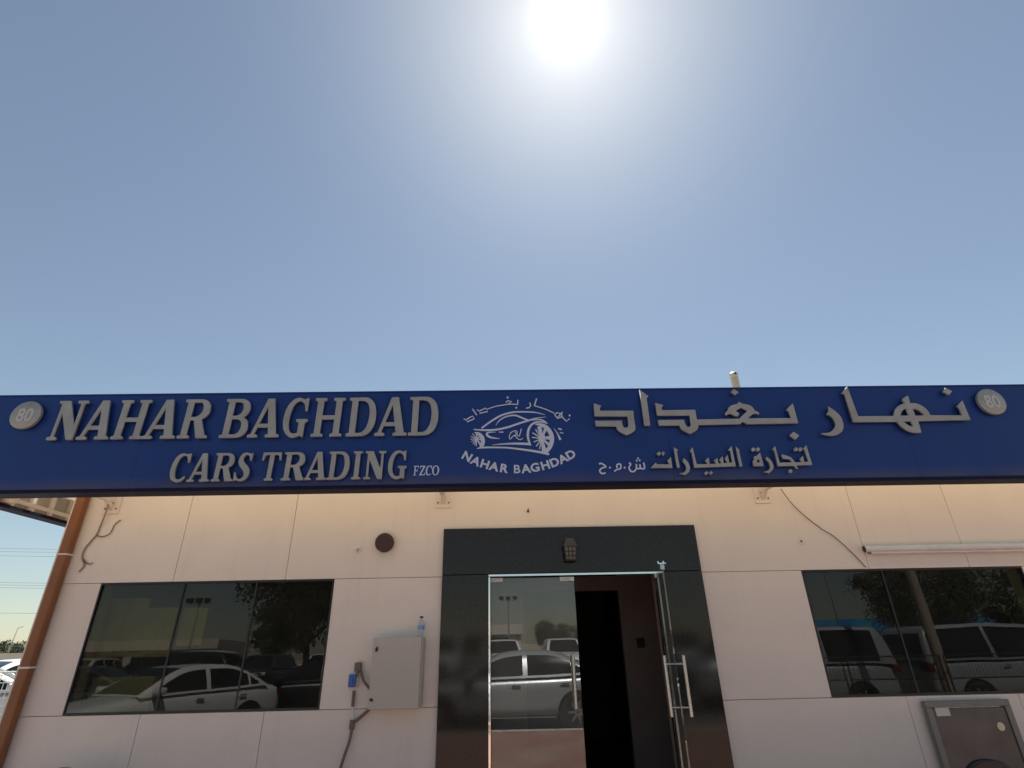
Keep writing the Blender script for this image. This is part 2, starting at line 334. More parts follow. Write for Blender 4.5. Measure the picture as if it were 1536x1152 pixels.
# windows: each a slightly leaning pane in a thin dark bead
def window(x0, x1, z0, z1, splits):
    wroot = MB()
    b = .012
    for (a, c) in (((x0, z0), (x1, z0+b)), ((x0, z1-b), (x1, z1)), ((x0, z0+b), (x0+b, z1-b)), ((x1-b, z0+b), (x1, z1-b))):
        wroot.box((a[0], -.004, a[1]), (c[0], .045, c[1]))
    wf = wroot.build('window', M['black'], bld)
    xs = [x0+b]+splits+[x1-b]
    tilt = math.tan(R(0.5))
    for i in range(len(xs)-1):
        a, c = xs[i]+.003, xs[i+1]-.003; h = z1-z0-2*b
        y = .004
        MB().add([(a,y,z0+b),(c,y,z0+b),(c,y+h*tilt,z1-b),(a,y+h*tilt,z1-b),(a,y+.008,z0+b),(c,y+.008,z0+b),(c,y+.008+h*tilt,z1-b),(a,y+.008+h*tilt,z1-b)],
                 [(0,1,2,3),(7,6,5,4),(0,4,5,1),(1,5,6,2),(2,6,7,3),(3,7,4,0)]).build('pane', M['win_glass'], wf)
    for xsplit in splits:
        MB().box((xsplit-.007, .001, z0+b), (xsplit+.007, .045, z1-b)).build('mullion', M['black'], wf)
    return wf
window(*W1, [P(262, 940, 0).x, P(374, 940, 0).x])
window(*W2, [P(1345, 930, 0).x])

# granite portal
gy = -0.035
def slab(x0, x1, z0, z1): MB().box((x0, gy, z0), (x1, 0.029, z1)).build('granite_slab', M['granite'], bld, bevel=.003)
slab(PL, PR, DT+.002, PT); slab(PL, DL-.0, .121, DT-.001); slab(DR, PR, .121, DT-.001)
# chrome frame of the doorway
fr = MB()
for (x0, x1, z0, z1) in ((DL, DL+.02, .13, DT-.022), (DR-.02, DR, .13, DT-.022), (DL, DR, DT-.021, DT)):
    fr.box((x0+.001, -.044, z0), (x1-.001, .06, z1))
door_frame = fr.build('door_frame', M['chrome'], bld, bevel=.003)
jb = MB(); jb.box((DL-.002, .061, .131), (DL+.012, .17, DT)); jb.box((DR-.012, .061, .131), (DR+.002, .17, DT)); jb.box((DL+.012, .061, DT-.012), (DR-.012, .17, DT+.01))
jb.build('door_lining', M['wood'], bld)

def leaf(hx, hy, ang, name='glass_door', flip=1, wid=.735):
    """glass leaf in local coords: hinge at x=0, free edge at +wid; rotated by ang about z"""
    rotm = Matrix.Translation((hx, hy, 0)) @ Matrix.Rotation(ang, 4, 'Z')
    def put(mb, nm, mt, par, **k):
        mb.v = [tuple(rotm @ Vector(v)) for v in mb.v]; return mb.build(nm, mt, par, **k)
    z0, z1 = .145, DT-.03
    d = put(MB().box((0, -.005, z0), (wid, .005, z1)), name, M['door_glass'], bld)
    put(MB().box((-.002, -.016, z1-.032), (.105, .016, z1+.004)), 'patch_fitting', M['steel'], d, bevel=.003)
    put(MB().box((wid-.125, -.016, z1-.034), (wid+.002, .016, z1+.004)), 'patch_fitting', M['steel'], d, bevel=.003)
    put(MB().box((-.002, -.016, z0-.004), (.16, .016, z0+.05)), 'patch_fitting', M['steel'], d, bevel=.003)
    # handle: bars on both sides joined by two spacers
    hx_ = wid-.055; zb, zt = 1.12, 1.50
    h = MB()
    for s in (-1, 1): h.tube([(hx_, s*.066, zb), (hx_, s*.066, zt)], .0125, 14)
    for z in (zb+.055, zt-.055): h.tube([(hx_, -.064, z), (hx_, .064, z)], .007, 10)
    put(h, 'handle', M['steel'], d, smooth=True)
    return d, put, z1
d1, put1, zt1 = leaf(DL+.022, .02, 0.0)
d2, put2, zt2 = leaf(DR-.022, -.01, R(270-10.5))
# small closer latch on top of the open leaf's free edge
lt = MB(); lt.box((.69, -.03, zt2+.006), (.735, .03, zt2+.014)); lt.box((.70, -.03, zt2+.0145), (.715, -.022, zt2+.03)); lt.box((.70, .010, zt2+.0145), (.715, .018, zt2+.03))
put2(lt, 'latch', M['chrome'], d2)
# white sticker on the closed leaf's fittings
put1(MB().box((.004, -.0195, zt1-.026), (.098, -.0165, zt1-.004)), 'sticker', M['paper'], d1)
put1(MB().box((.625, -.0195, zt1-.028), (.70, -.0165, zt1-.004)), 'sticker', M['paper'], d1)

# ------------------------------------------------------------------ fascia sign
SY, SB = -0.65, -0.51                       # face and back
SZ0 = P(768, 730, SY).z; SZ1 = P(768, 585, SY).z
SXL, SXR = -4.50, 9.6
sg = empty('fascia_sign', (0, SB, SZ0), 'long blue fascia sign with raised grey English and Arabic lettering above the doorway', 'sign')
sx_ = [SXL, -3.05, -1.0, 1.45, 3.55, 5.6, 7.6, SXR]
for a_, b_ in zip(sx_, sx_[1:]):
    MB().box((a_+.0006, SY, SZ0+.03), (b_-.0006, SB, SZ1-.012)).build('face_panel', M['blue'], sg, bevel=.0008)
MB().box((SXL-.004, SY-.012, SZ0), (SXR, SB+.006, SZ0+.0295)).build('bottom_trim', M['navy'], sg, bevel=.003)
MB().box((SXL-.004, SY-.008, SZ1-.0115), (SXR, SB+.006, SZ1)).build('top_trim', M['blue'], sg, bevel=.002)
MB().box((SXL+.15, SB+.002, SZ0+.032), (SXR-.02, SB+.012, SZ1-.014)).build('back_sheet', M['soffit'], sg)
for i in range(13):
    x = -4.0+i*1.05
    MB().box((x, SB+.0125, SZ0+.04), (x+.04, SB+.05, SZ1-.03)).build('rib', M['soffit'], sg)

def curve_mesh(outlines, extrude, name):
    cu = bpy.data.curves.new(name, 'CURVE'); cu.dimensions = '2D'; cu.fill_mode = 'BOTH'; cu.extrude = extrude/2; cu.bevel_depth = 0
    for o in outlines:
        sp = cu.splines.new('POLY'); sp.points.add(len(o)-1); sp.use_cyclic_u = True
        for p, q in zip(sp.points, o): p.co = (q[0], q[1], 0, 1)
    ob = bpy.data.objects.new(name, cu); COL.objects.link(ob)
    dg = bpy.context.evaluated_depsgraph_get(); me = bpy.data.meshes.new_from_object(ob.evaluated_get(dg))
    bpy.data.objects.remove(ob); bpy.data.curves.remove(cu)
    return me
def smooth_outline(pts, ang=48, n=4, closed=True):
    """rounds the gentle turns of an outline, keeps its corners"""
    N = len(pts); V = [Vector(p) for p in pts]; out = []
    def corner(i):
        a, b, c = V[i-1], V[i], V[(i+1) % N]
        u, v = b-a, c-b
        if u.length < 1e-9 or v.length < 1e-9: return True
        return math.degrees(abs(u.angle(v))) > ang
    cor = [corner(i) for i in range(N)]
    for i in range(N):
        j = (i+1) % N; p1, p2 = V[i], V[j]
        out.append(tuple(p1))
        if cor[i] and cor[j]: continue
        p0 = V[i-1] if not cor[i] else p1*2-p2 if False else p1
        p3 = V[(j+1) % N] if not cor[j] else p2
        L = (p2-p1).length
        # straight long runs stay straight
        t1 = ((p2-p0)*0.5) if not cor[i] else (p2-p1)
        t2 = ((p3-p1)*0.5) if not cor[j] else (p2-p1)
        if t1.length > L*1.2: t1 = t1.normalized()*L*1.2
        if t2.length > L*1.2: t2 = t2.normalized()*L*1.2
        for k in range(1, n):
            t = k/n; t_2, t_3 = t*t, t*t*t
            q = p1*(2*t_3-3*t_2+1)+t1*(t_3-2*t_2+t)+p2*(-2*t_3+3*t_2)+t2*(t_3-t_2)
            out.append(tuple(q))
    return out
def sign_piece(name, outlines, y_front, depth, mt, parent):
    """outlines in sign coordinates (x, z); piece from y_front back by depth"""
    me = curve_mesh(outlines, depth, name)
    for v in me.vertices:
        x, z, d = v.co; v.co = (x, y_front+depth/2-d, z)
    bm = bmesh.new(); bm.from_mesh(me); bmesh.ops.remove_doubles(bm, verts=bm.verts, dist=1e-5); bmesh.ops.recalc_face_normals(bm, faces=bm.faces); bm.to_mesh(me); bm.free()
    me.materials.clear()
    return link(name, me, mt, parent)

LF, LD = SY-.046, .026                      # raised letters: front and depth (a gap is left behind them)
GL = {
'N': [[(0,0),(.3,0),(.3,.06),(.2,.08),(.2,.70),(.63,0),(.84,0),(.84,.92),(.95,.94),(.95,1),(.62,1),(.62,.94),(.74,.92),(.74,.36),(.36,1),(0,1),(0,.94),(.11,.92),(.11,.08),(0,.06)]],
'H': [[(0,0),(.38,0),(.38,.06),(.29,.08),(.29,.44),(.71,.44),(.71,.08),(.62,.06),(.62,0),(1,0),(1,.06),(.91,.08),(.91,.92),(1,.94),(1,1),(.62,1),(.62,.94),(.71,.92),(.71,.54),(.29,.54),(.29,.92),(.38,.94),(.38,1),(0,1),(0,.94),(.09,.92),(.09,.08),(0,.06)]],
'A': [[(0,0),(.31,0),(.31,.06),(.2,.08),(.27,.25),(.62,.25),(.66,.08),(.57,.06),(.57,0),(1,0),(1,.06),(.91,.08),(.68,1),(.46,1),(.1,.08),(0,.06)], [(.31,.34),(.60,.34),(.50,.80)]],
'R': [[(0,0),(.38,0),(.38,.06),(.29,.08),(.29,.46),(.42,.46),(.62,0),(.97,0),(.97,.06),(.88,.08),(.66,.48),(.79,.55),(.86,.65),(.87,.76),(.83,.88),(.73,.96),(.56,1),(0,1),(0,.94),(.1,.92),(.1,.08),(0,.06)], [(.29,.54),(.45,.54),(.58,.6),(.65,.72),(.62,.85),(.53,.92),(.29,.92)]],
'B': [[(0,0),(.55,0),(.72,.03),(.84,.1),(.9,.2),(.9,.31),(.85,.43),(.70,.52),(.80,.6),(.86,.7),(.85,.82),(.78,.92),(.66,.98),(.52,1),(0,1),(0,.94),(.1,.92),(.1,.08),(0,.06)], [(.3,.08),(.5,.08),(.63,.14),(.68,.27),(.64,.40),(.5,.47),(.3,.47)], [(.3,.56),(.46,.56),(.59,.62),(.64,.74),(.59,.88),(.47,.92),(.3,.92)]],
'D': [[(0,0),(.5,0),(.7,.04),(.86,.16),(.95,.36),(.96,.58),(.9,.8),(.78,.93),(.6,1),(0,1),(0,.94),(.1,.92),(.1,.08),(0,.06)], [(.3,.08),(.48,.08),(.62,.16),(.71,.32),(.74,.55),(.7,.76),(.6,.88),(.46,.92),(.3,.92)]],
'G': [[(.88,.66),(.81,.66),(.76,.82),(.66,.9),(.55,.93),(.42,.88),(.32,.74),(.27,.52),(.28,.3),(.36,.14),(.5,.08),(.64,.1),(.64,.36),(.54,.39),(.54,.45),(.94,.45),(.94,.39),(.85,.36),(.85,0),(.78,0),(.73,.04),(.62,0),(.46,-.02),(.28,.04),(.14,.17),(.07,.35),(.07,.56),(.13,.76),(.26,.92),(.42,1.0),(.58,1.01),(.72,.97),(.82,1),(.89,1)]],
'C': [[(.88,.68),(.82,.68),(.76,.84),(.66,.92),(.54,.93),(.4,.86),(.31,.7),(.28,.5),(.3,.3),(.38,.14),(.52,.08),(.66,.1),(.8,.2),(.84,.15),(.72,.04),(.56,-.01),(.38,.0),(.2,.08),(.1,.24),(.07,.44),(.1,.66),(.2,.86),(.36,.98),(.54,1.01),(.7,.98),(.82,1.0),(.9,1)]],
'S': [[(.8,.72),(.74,.72),(.68,.86),(.56,.93),(.44,.91),(.37,.82),(.4,.72),(.55,.6),(.72,.48),(.8,.34),(.78,.18),(.66,.05),(.48,-.01),(.32,.0),(.2,.03),(.08,0),(.05,.3),(.12,.3),(.2,.14),(.34,.07),(.48,.09),(.56,.18),(.54,.29),(.42,.4),(.26,.52),(.17,.65),(.18,.82),(.28,.95),(.46,1.01),(.62,.99),(.74,.97),(.84,1)]],
'T': [[(.28,0),(.72,0),(.72,.06),(.61,.08),(.61,.92),(.75,.92),(.88,.88),(.93,.72),(1,.72),(.98,1),(.02,1),(0,.72),(.07,.72),(.12,.88),(.25,.92),(.39,.92),(.39,.08),(.28,.06)]],
'I': [[(0,0),(.4,0),(.4,.06),(.3,.08),(.3,.92),(.4,.94),(.4,1),(0,1),(0,.94),(.1,.92),(.1,.08),(0,.06)]],
'F': [[(0,0),(.5,0),(.5,.06),(.34,.09),(.34,.46),(.62,.46),(.64,.36),(.70,.36),(.70,.66),(.64,.66),(.62,.55),(.34,.55),(.34,.91),(.78,.91),(.84,.74),(.9,.74),(.88,1),(0,1),(0,.94),(.14,.91),(.14,.09),(0,.06)]],
'Z': [[(0,0),(.9,0),(.93,.28),(.86,.28),(.79,.1),(.3,.1),(.9,.95),(.9,1),(.06,1),(.05,.74),(.12,.74),(.18,.9),(.6,.9),(0,.06)]],
'O': [[(.5,-.01),(.72,.04),(.88,.18),(.96,.38),(.96,.62),(.88,.82),(.72,.96),(.5,1.01),(.28,.96),(.12,.82),(.04,.62),(.04,.38),(.12,.18),(.28,.04)], [(.5,.07),(.34,.13),(.25,.3),(.23,.5),(.25,.7),(.34,.87),(.5,.93),(.66,.87),(.75,.7),(.77,.5),(.75,.3),(.66,.13)]],
}
SH = 0.0
def serif_letter(ch, left, right, z0, z1, shear, yf, depth, mt, nm='letter'):
    """fits the sheared glyph between the measured extremes of the letter on the sign"""
    H = z1-z0; g = GL[ch]
    def sx(p, k): return p[0]*k + shear*H*p[1]
    # solve the width factor so that the extents match
    lo, hi = 0.02, 3.0
    for _ in range(50):
        k = (lo+hi)/2
        xs = [sx(p, k) for p in g[0]]
        if max(xs)-min(xs) > right-left: hi = k
        else: lo = k
    off = left-min(sx(p, k) for p in g[0])
    outs = [[(off+sx(p, k), z0+p[1]*H) for p in smooth_outline(o)] for o in g]
    return sign_piece(nm, outs, yf, depth, mt, sg)
def c1(x, y): return (x/3.84, 560+y/3.84)
def c2(x, y): return (380+x/3.84, 560+y/3.84)
def SX(q): p = P(q[0], q[1], LF); return p.x, p.z
row1 = [('N', c1(262,384), c1(512,158)), ('A', c1(432,384), c1(616,380)), ('H', c1(632,380), c1(875,155)), ('A', c1(808,378), c1(1001,375)), ('R', c1(1014,375), c1(1186,372)),
        ('B', c1(1258,370), c1(1450,185)), ('A', c1(1420,370), c2(141,365)), ('G', c2(165,315), c2(330,150)), ('H', c2(328,362), c2(531,145)), ('D', c2(530,360), c2(709,205)), ('A', c2(695,358), c2(881,355)), ('D', c2(890,355), c2(1066,205))]
zb1 = (SX(c1(300,383))[1]+SX(c2(1000,354))[1])/2; zt1_ = (SX(c1(480,157))[1]+SX(c2(950,136))[1])/2
for ch, a, b in row1: serif_letter(ch, SX(a)[0], SX(b)[0], zb1, zt1_, SH, LF, LD, M['steel_letter'])
row2 = [('C', c1(978,570), c1(1103,468)), ('A', c1(1072,622), c1(1199,620)), ('R', c1(1212,620), c1(1336,618)), ('S', c1(1342,600), c1(1459,462)),
        ('T', c2(52,490), c2(166,456)), ('R', c2(157,612), c2(293,610)), ('A', c2(287,612), c2(416,608)), ('D', c2(420,608), c2(556,500)), ('I', c2(562,608), c2(631,450)), ('N', c2(632,607), c2(766,447)), ('G', c2(775,555), c2(888,450))]
zb2 = (SX(c1(1100,622))[1]+SX(c2(850,606))[1])/2; zt2_ = (SX(c1(1280,459))[1]+SX(c2(700,448))[1])/2
for ch, a, b in row2: serif_letter(ch, SX(a)[0], SX(b)[0], zb2, zt2_, SH, LF, LD, M['steel_letter'])
def FX(q): p = P(q[0], q[1], SY-.003); return p.x, p.z
for ch, a, b in (('F',922,953), ('Z',957,990), ('C',993,1028), ('O',1030,1070)):
    serif_letter(ch, FX(c2(a,560))[0], FX(c2(b,560))[0], FX(c2(1000,587))[1], FX(c2(1000,532))[1], 0.03, SY-.0035, .003, M['vinyl'], 'print_letter')

def crop(ox, oy, s=8.5333): return lambda x, y: (ox+x/s, oy+y/s)
k3, k4, k5, k6 = crop(880,570), crop(1040,570), crop(1220,570), crop(1340,570)
r1, r2 = crop(880,650), crop(1050,650)
def arab(name, outs, sm=True, ang=35):
    o2 = [[SX(q) for q in o] for o in outs]
    if sm: o2 = [smooth_outline(o, ang, 3) for o in o2]
    return sign_piece(name, o2, LF, LD, M['steel_letter'], sg)
T = lambda k, *pts: [k(*p) for p in pts]
arab('arabic_letter', [T(k3,(90,298),(188,328),(168,350),(172,393),(597,392),(608,500),(625,620),(612,650),(565,680),(515,703),(470,685),(415,650),(388,618),(378,590),(118,588),(108,522),(450,518),(458,570),(470,600),(495,614),(520,605),(535,580),(525,462),(103,460))])
arab('arabic_letter', [T(k3,(677,122),(792,208),(768,228),(815,580),(740,582))], False)
arab('arabic_letter', [T(k3,(877,292),(983,320),(957,350),(965,385),(1388,380),(1412,505)) +
  T(k4,(590,493),(620,462),(693,395),(655,370),(612,352),(575,375),(538,390),(590,430),(572,462),(540,460),(490,432),(450,432),(428,452),(410,438),(413,412),(440,390),(455,350),(500,320),(560,305),(592,275),(625,300),(700,315),(750,340),(790,390),(835,410),(845,440),(822,430),(780,430),(745,450),(700,490),(1255,487),(1225,400),(1195,375),(1275,298),(1343,550),(690,562),(640,530),(600,562),(65,572)) +
  T(k3,(1428,610),(1405,645),(1330,690),(1240,645),(1205,615),(1192,578),(925,578),(915,512),(1245,508),(1262,560),(1285,595),(1310,605),(1335,580),(1320,450),(905,452))])
arab('arabic_dot', [T(k4,(518,113),(582,155),(540,190),(482,150))], False)
arab('arabic_dot', [T(k4,(1285,660),(1357,712),(1310,762),(1235,705))], False)
arab('arabic_letter', [T(k5,(190,335),(290,405),(350,470),(385,560),(380,630),(350,675),(270,710),(170,705),(100,680),(200,672),(260,630),(292,570),(265,500),(220,455),(172,435),(200,395))])
arab('arabic_letter', [T(k5,(435,85),(575,462),(1035,460),(1038,425),(1055,370),(1100,325),(1165,298),(1170,285),(1140,245),(1200,200),(1215,205),(1240,295),(1320,300),(1400,335),(1460,385),(1500,450)) +
  T(k6,(885,452),(850,355),(820,330),(885,262),(990,508),(318,522)) + T(k5,(1385,670),(1290,672),(1200,640),(1130,590),(1075,530),(515,535),(405,180),(365,165)),
  T(k5,(1115,455),(1130,410),(1155,380),(1190,362),(1222,455)), T(k5,(1272,362),(1340,375),(1395,415),(1425,452),(1305,455)), T(k5,(1150,530),(1255,524),(1285,600),(1220,580))])
arab('arabic_dot', [T(k6,(670,98),(752,145),(718,188),(640,145))], False)
# second Arabic line
arab('arabic_letter', [T(r1,(820,440),(885,375),(900,395),(1060,397),(1035,345),(1080,303),(1098,440))], False)
arab('arabic_dot', [T(r1,(930,230),(958,258),(928,287),(898,255))], False)
arab('arabic_dot', [T(r1,(974,228),(1003,252),(980,287),(962,258))], False)
arab('arabic_letter', [T(r1,(1113,178),(1172,212),(1155,230),(1192,435),(1158,437))], False)
arab('arabic_letter', [T(r1,(1245,315),(1295,365),(1322,430),(1315,490),(1270,528),(1185,515),(1250,500),(1278,460),(1270,410),(1230,355))])
arab('arabic_letter', [T(r1,(1355,178),(1410,395)) + T(r2,(100,393),(70,345),(108,308),(125,392),(215,388),(180,350),(222,312),(238,385),(282,382),(248,335),(290,290),(305,380),(355,378),(318,320),(355,275),(374,375),(415,372),(392,222),(362,210),(405,162),(460,420)) + T(r1,(1378,437),(1345,235),(1320,225))], False)
arab('arabic_letter', [T(r2,(455,165),(508,215),(500,230),(545,420),(512,423))], False)
arab('arabic_dot', [T(r2,(85,482),(110,505),(82,534),(56,508))], False)
arab('arabic_dot', [T(r2,(140,480),(167,502),(142,530),(116,505))], False)
arab('arabic_letter', [T(r2,(770,245),(818,418),(692,418),(678,350),(700,330),(690,300),(735,280)), T(r2,(722,368),(776,371),(752,315))], False)
def circ(k, x, y, r, n=14): return [k(x+r*math.cos(2*math.pi*i/n), y+r*math.sin(2*math.pi*i/n)) for i in range(n)]
for x, y in ((685,205), (743,203), (1230,203), (1287,203), (1162,483)): arab('arabic_dot', [circ(r2, x, y, 24)], False)
arab('arabic_letter', [T(r2,(850,300),(905,340),(942,410),(935,460),(890,508),(815,492),(880,470),(905,430),(885,370),(845,330))])
arab('arabic_letter', [T(r2,(960,160),(1022,375),(1192,370),(1150,328),(1062,320),(1045,265),(1110,285),(1165,305),(1215,370),(1305,368),(1280,325),(1320,285),(1335,365),(1392,362),(1345,215),(1325,195),(1360,148),(1437,402),(1228,408),(1262,455),(1235,445),(1205,412),(1000,418),(955,215),(930,205))], False)

# flat printed strokes (emblem and small Arabic)
NST = [0]
def catmull(pts, n=5):
    V = [Vector(p) for p in pts]; out = []
    for i in range(len(V)-1):
        p0 = V[max(i-1, 0)]; p1 = V[i]; p2 = V[i+1]; p3 = V[min(i+2, len(V)-1)]
        for k in range(n):
            t = k/n
            out.append(((2*p1)+(p2-p0)*t+(2*p0-5*p1+4*p2-p3)*t*t+(3*p1-p0-3*p2+p3)*t*t*t)*0.5)
    return out+[V[-1]]
def stroke(k, pts, wid, name='emblem_stroke', curve=True, s=8.5333):
    """ribbon of varying width (in crop pixels) along a line, as a thin print on the sign"""
    pl = [Vector((*p, )) for p in pts]
    ws = wid if isinstance(wid, (list, tuple)) else [wid]*len(pts)
    pw = [Vector((p.x, p.y, q)) for p, q in zip(pl, ws)]
    pp = catmull(pw) if curve and len(pw) > 2 else pw
    L, Rr = [], []
    for i, p in enumerate(pp):
        d = (pp[min(i+1, len(pp)-1)]-pp[max(i-1, 0)]); d = Vector((d.x, d.y))
        if d.length < 1e-6: continue
        d.normalize(); n = Vector((-d.y, d.x))*max(p.z, 3)/2
        L.append((p.x+n.x, p.y+n.y)); Rr.append((p.x-n.x, p.y-n.y))
    yo = SY-.002-NST[0]*.00012; NST[0] += 1
    mb = MB(); nL = len(L)
    def q(p): w_ = P(*k(*p), SY); return (w_.x, yo, w_.z)
    mb.add([q(p) for p in L]+[q(p) for p in Rr], [(i, i+1, nL+i+1, nL+i) for i in range(nL-1)])
    me = mb.mesh(name)
    # give the print its thickness
    bm = bmesh.new(); bm.from_mesh(me)
    r = bmesh.ops.extrude_face_region(bm, geom=bm.faces[:])
    bmesh.ops.translate(bm, verts=[e for e in r['geom'] if isinstance(e, bmesh.types.BMVert)], vec=(0, .0015, 0))
    bmesh.ops.recalc_face_normals(bm, faces=bm.faces); bm.to_mesh(me); bm.free()
    return link(name, me, M['vinyl'], sg)
def dot(k, x, y, r, name='emblem_dot'): return sign_piece(name, [[(lambda w_: (w_.x, w_.z))(P(*q, SY)) for q in circ(k, x, y, r)]], SY-.003, .002, M['vinyl'], sg)
lg = crop(690, 585)
for pts, wd in (
 ([(275,490),(400,400),(530,325),(680,285),(830,280),(980,290),(1090,320)], [20,22,22,20,18,14,3]),
 ([(457,455),(500,395),(570,350),(650,328),(720,328),(800,360),(880,390)], [4,12,16,18,20,20,18]),
 ([(175,505),(300,515),(450,510),(600,480),(750,430),(880,390),(980,362),(1105,345)], [12,22,24,24,24,22,14,3]),
 ([(930,390),(1000,378),(1070,395),(1122,435)], [6,14,18,6]),
 ([(1110,430),(1050,410),(980,412),(920,442),(880,500),(868,580),(880,650),(905,712)], [6,16,22,26,30,30,26,18]),
 ([(410,705),(520,694),(700,687),(890,692)], [3,14,24,32]),
 ([(215,752),(280,738),(420,736),(600,740),(800,762),(1000,792),(1140,822)], [8,22,20,20,24,28,30]),
 ([(460,540),(362,545),(345,575),(400,610),(510,622)], [5,18,28,22,5]), ([(495,540),(555,540)], [10,16]),
 ([(640,632),(630,600),(650,550),(690,525),(730,532),(722,572),(680,592),(645,632)], 11), ([(695,575),(740,625),(775,636),(802,618)], 11), ([(705,540),(755,592),(785,495)], 11),
 ([(1200,490),(1245,555),(1285,640)], [3,14,28]), ([(1255,495),(1302,507)], 18), ([(1278,545),(1322,555)], 12),
 ([(965,440),(1040,448),(1110,485),(1160,555),(1176,630),(1160,710),(1120,770),(1080,800)], [14,40,50,54,56,54,50,46]),
 ([(185,545),(245,565),(285,615),(292,680),(265,735)], [10,40,50,50,40])):
    stroke(lg, pts, wd)
for x, y, w0, w1 in ((1015,468,30,56), (1095,500,18,40), (1160,612,24,50), (1135,700,18,36), (1078,785,26,60), (965,505,16,14), (928,550,16,14), (922,608,16,14), (945,668,16,14), (975,725,16,14), (1017,760,16,14)):
    stroke(lg, [(1047,620),(x,y)], [w0,w1], 'emblem_stroke', False)
for x, y, w0, w1 in ((215,550,14,26), (265,590,14,22), (285,640,14,22), (262,700,14,26), (160,560,10,10), (140,595,10,10), (135,632,10,10), (145,665,10,10), (165,692,10,10), (188,708,10,10), (208,722,12,12)):
    stroke(lg, [(213,633),(x,y)], [w0,w1], 'emblem_stroke', False)
def ell(k, x, y, rx, ry, nm='emblem_hub'):
    yo = SY-.012
    return sign_piece(nm, [[(lambda w_: (w_.x, w_.z))(P(*k(x+rx*math.cos(a*.35), y+ry*math.sin(a*.35)), SY)) for a in range(18)]], yo, .010, M['vinyl'], sg)
ell(lg, 1045, 620, 46, 64); ell(lg, 213, 632, 22, 26)
for pts in ([(48,375),(80,385),(130,352),(162,338),(185,372),(90,412)], [(160,245),(215,325)], [(220,255),(245,275),(330,235),(352,280),(250,302)],
            [(585,160),(620,140),(662,152),(618,182)], [(890,165),(905,200),(885,230),(845,236)],
            [(1210,330),(1240,292),(1300,312),(1310,345),(1250,366),(1215,330)], [(1312,285),(1240,366)]):
    stroke(lg, pts, 15, 'emblem_arabic', False)
stroke(lg, [(345,250),(450,215),(560,195),(640,186),(735,188)], 12, 'emblem_arabic'); stroke(lg, [(738,194),(740,130)], 14, 'emblem_arabic', False)
stroke(lg, [(980,112),(952,205)], 16, 'emblem_arabic', False); stroke(lg, [(950,205),(1080,245),(1210,303)], 12, 'emblem_arabic'); stroke(lg, [(1290,335),(1362,405),(1402,370)], 14, 'emblem_arabic', False)
for x, y in ((610,98), (720,228), (1403,327)): dot(lg, x, y, 12)
# small printed Arabic
for pts in ([(155,395),(190,390),(245,432),(200,445),(165,480),(190,516),(240,510)], [(350,490),(388,466),(432,452),(428,398),(388,405),(384,448)],
            [(540,378),(560,400),(540,440),(560,485),(600,492),(632,455),(632,395)], [(632,452),(682,452),(676,398)], [(680,452),(737,452),(725,378)]):
    stroke(r1, pts, 20, 'print_arabic', True)
for x, y in ((297,440), (485,440), (657,322), (640,350), (677,348)): dot(r1, x, y, 12, 'print_dot')

def text_mesh(body, size, offset, extrude):
    cu = bpy.data.curves.new('text', 'FONT'); cu.body = body; cu.size = size; cu.offset = offset; cu.extrude = extrude; cu.align_x = 'CENTER'; cu.align_y = 'BOTTOM_BASELINE'
    ob = bpy.data.objects.new('text', cu); COL.objects.link(ob)
    dg = bpy.context.evaluated_depsgraph_get(); dg.update(); me = bpy.data.meshes.new_from_object(ob.evaluated_get(dg))
    bpy.data.objects.remove(ob); bpy.data.curves.remove(cu); me.materials.clear(); return me
def place_text(nm, me, cx_, cz, yf, ang, sx, mt, par, shear=0.0):
    for v in me.vertices:
        x, z, d = v.co; x = x*sx+z*shear
        v.co = (cx_+x*math.cos(ang)-z*math.sin(ang), yf-d, cz+x*math.sin(ang)+z*math.cos(ang))
    bm = bmesh.new(); bm.from_mesh(me); bmesh.ops.recalc_face_normals(bm, faces=bm.faces); bm.to_mesh(me); bm.free()
    return link(nm, me, mt, par)
k7 = crop(660, 570, 6.4)
arcpts = [('N',262,733),('A',345,777),('H',432,806),('A',520,829),('R',612,846),(' ',665,851),('B',737,854),('A',825,850),('G',912,838),('H',1010,817),('D',1097,789),('A',1178,755),('D',1252,716)]
wl = [(lambda w_: Vector((w_.x, w_.z)))(P(*k7(x, y), SY)) for c, x, y in arcpts]
for i, (c, x, y) in enumerate(arcpts):
    if c == ' ': continue
    d = wl[min(i+1, len(wl)-1)]-wl[max(i-1, 0)]; ang = math.atan2(d.y, d.x); n = Vector((-math.sin(ang), math.cos(ang)))
    hgt = .072; base = wl[i]-n*hgt/2
    place_text('print_letter', text_mesh(c, hgt/.72, .0034 if c not in 'B' else .0016, .001), base.x, base.y, SY-.0025, ang, 1.08, M['vinyl'], sg)
# round 80 badges
for pa, pb, pc, pd in (((14,622),(62,622),(38,601),(38,643)), ((1465,602),(1511,602),(1488,582),(1488,621))):
    c = (P(*pa, LF)+P(*pb, LF))/2; rr = (P(*pc, LF).z-P(*pd, LF).z)/2*0.97
    b = MB().lathe([(rr, LF+.026), (rr, LF+.002), (rr-.003, LF)], (c.x, 0, c.z), 'y', 40).build('badge', M['steel_letter'], sg, smooth=True)
    place_text('numeral', text_mesh('80', .165, .003, .002), c.x, c.z-.058, LF-.002, 0, .82, M['numeral'], b, 0.0)

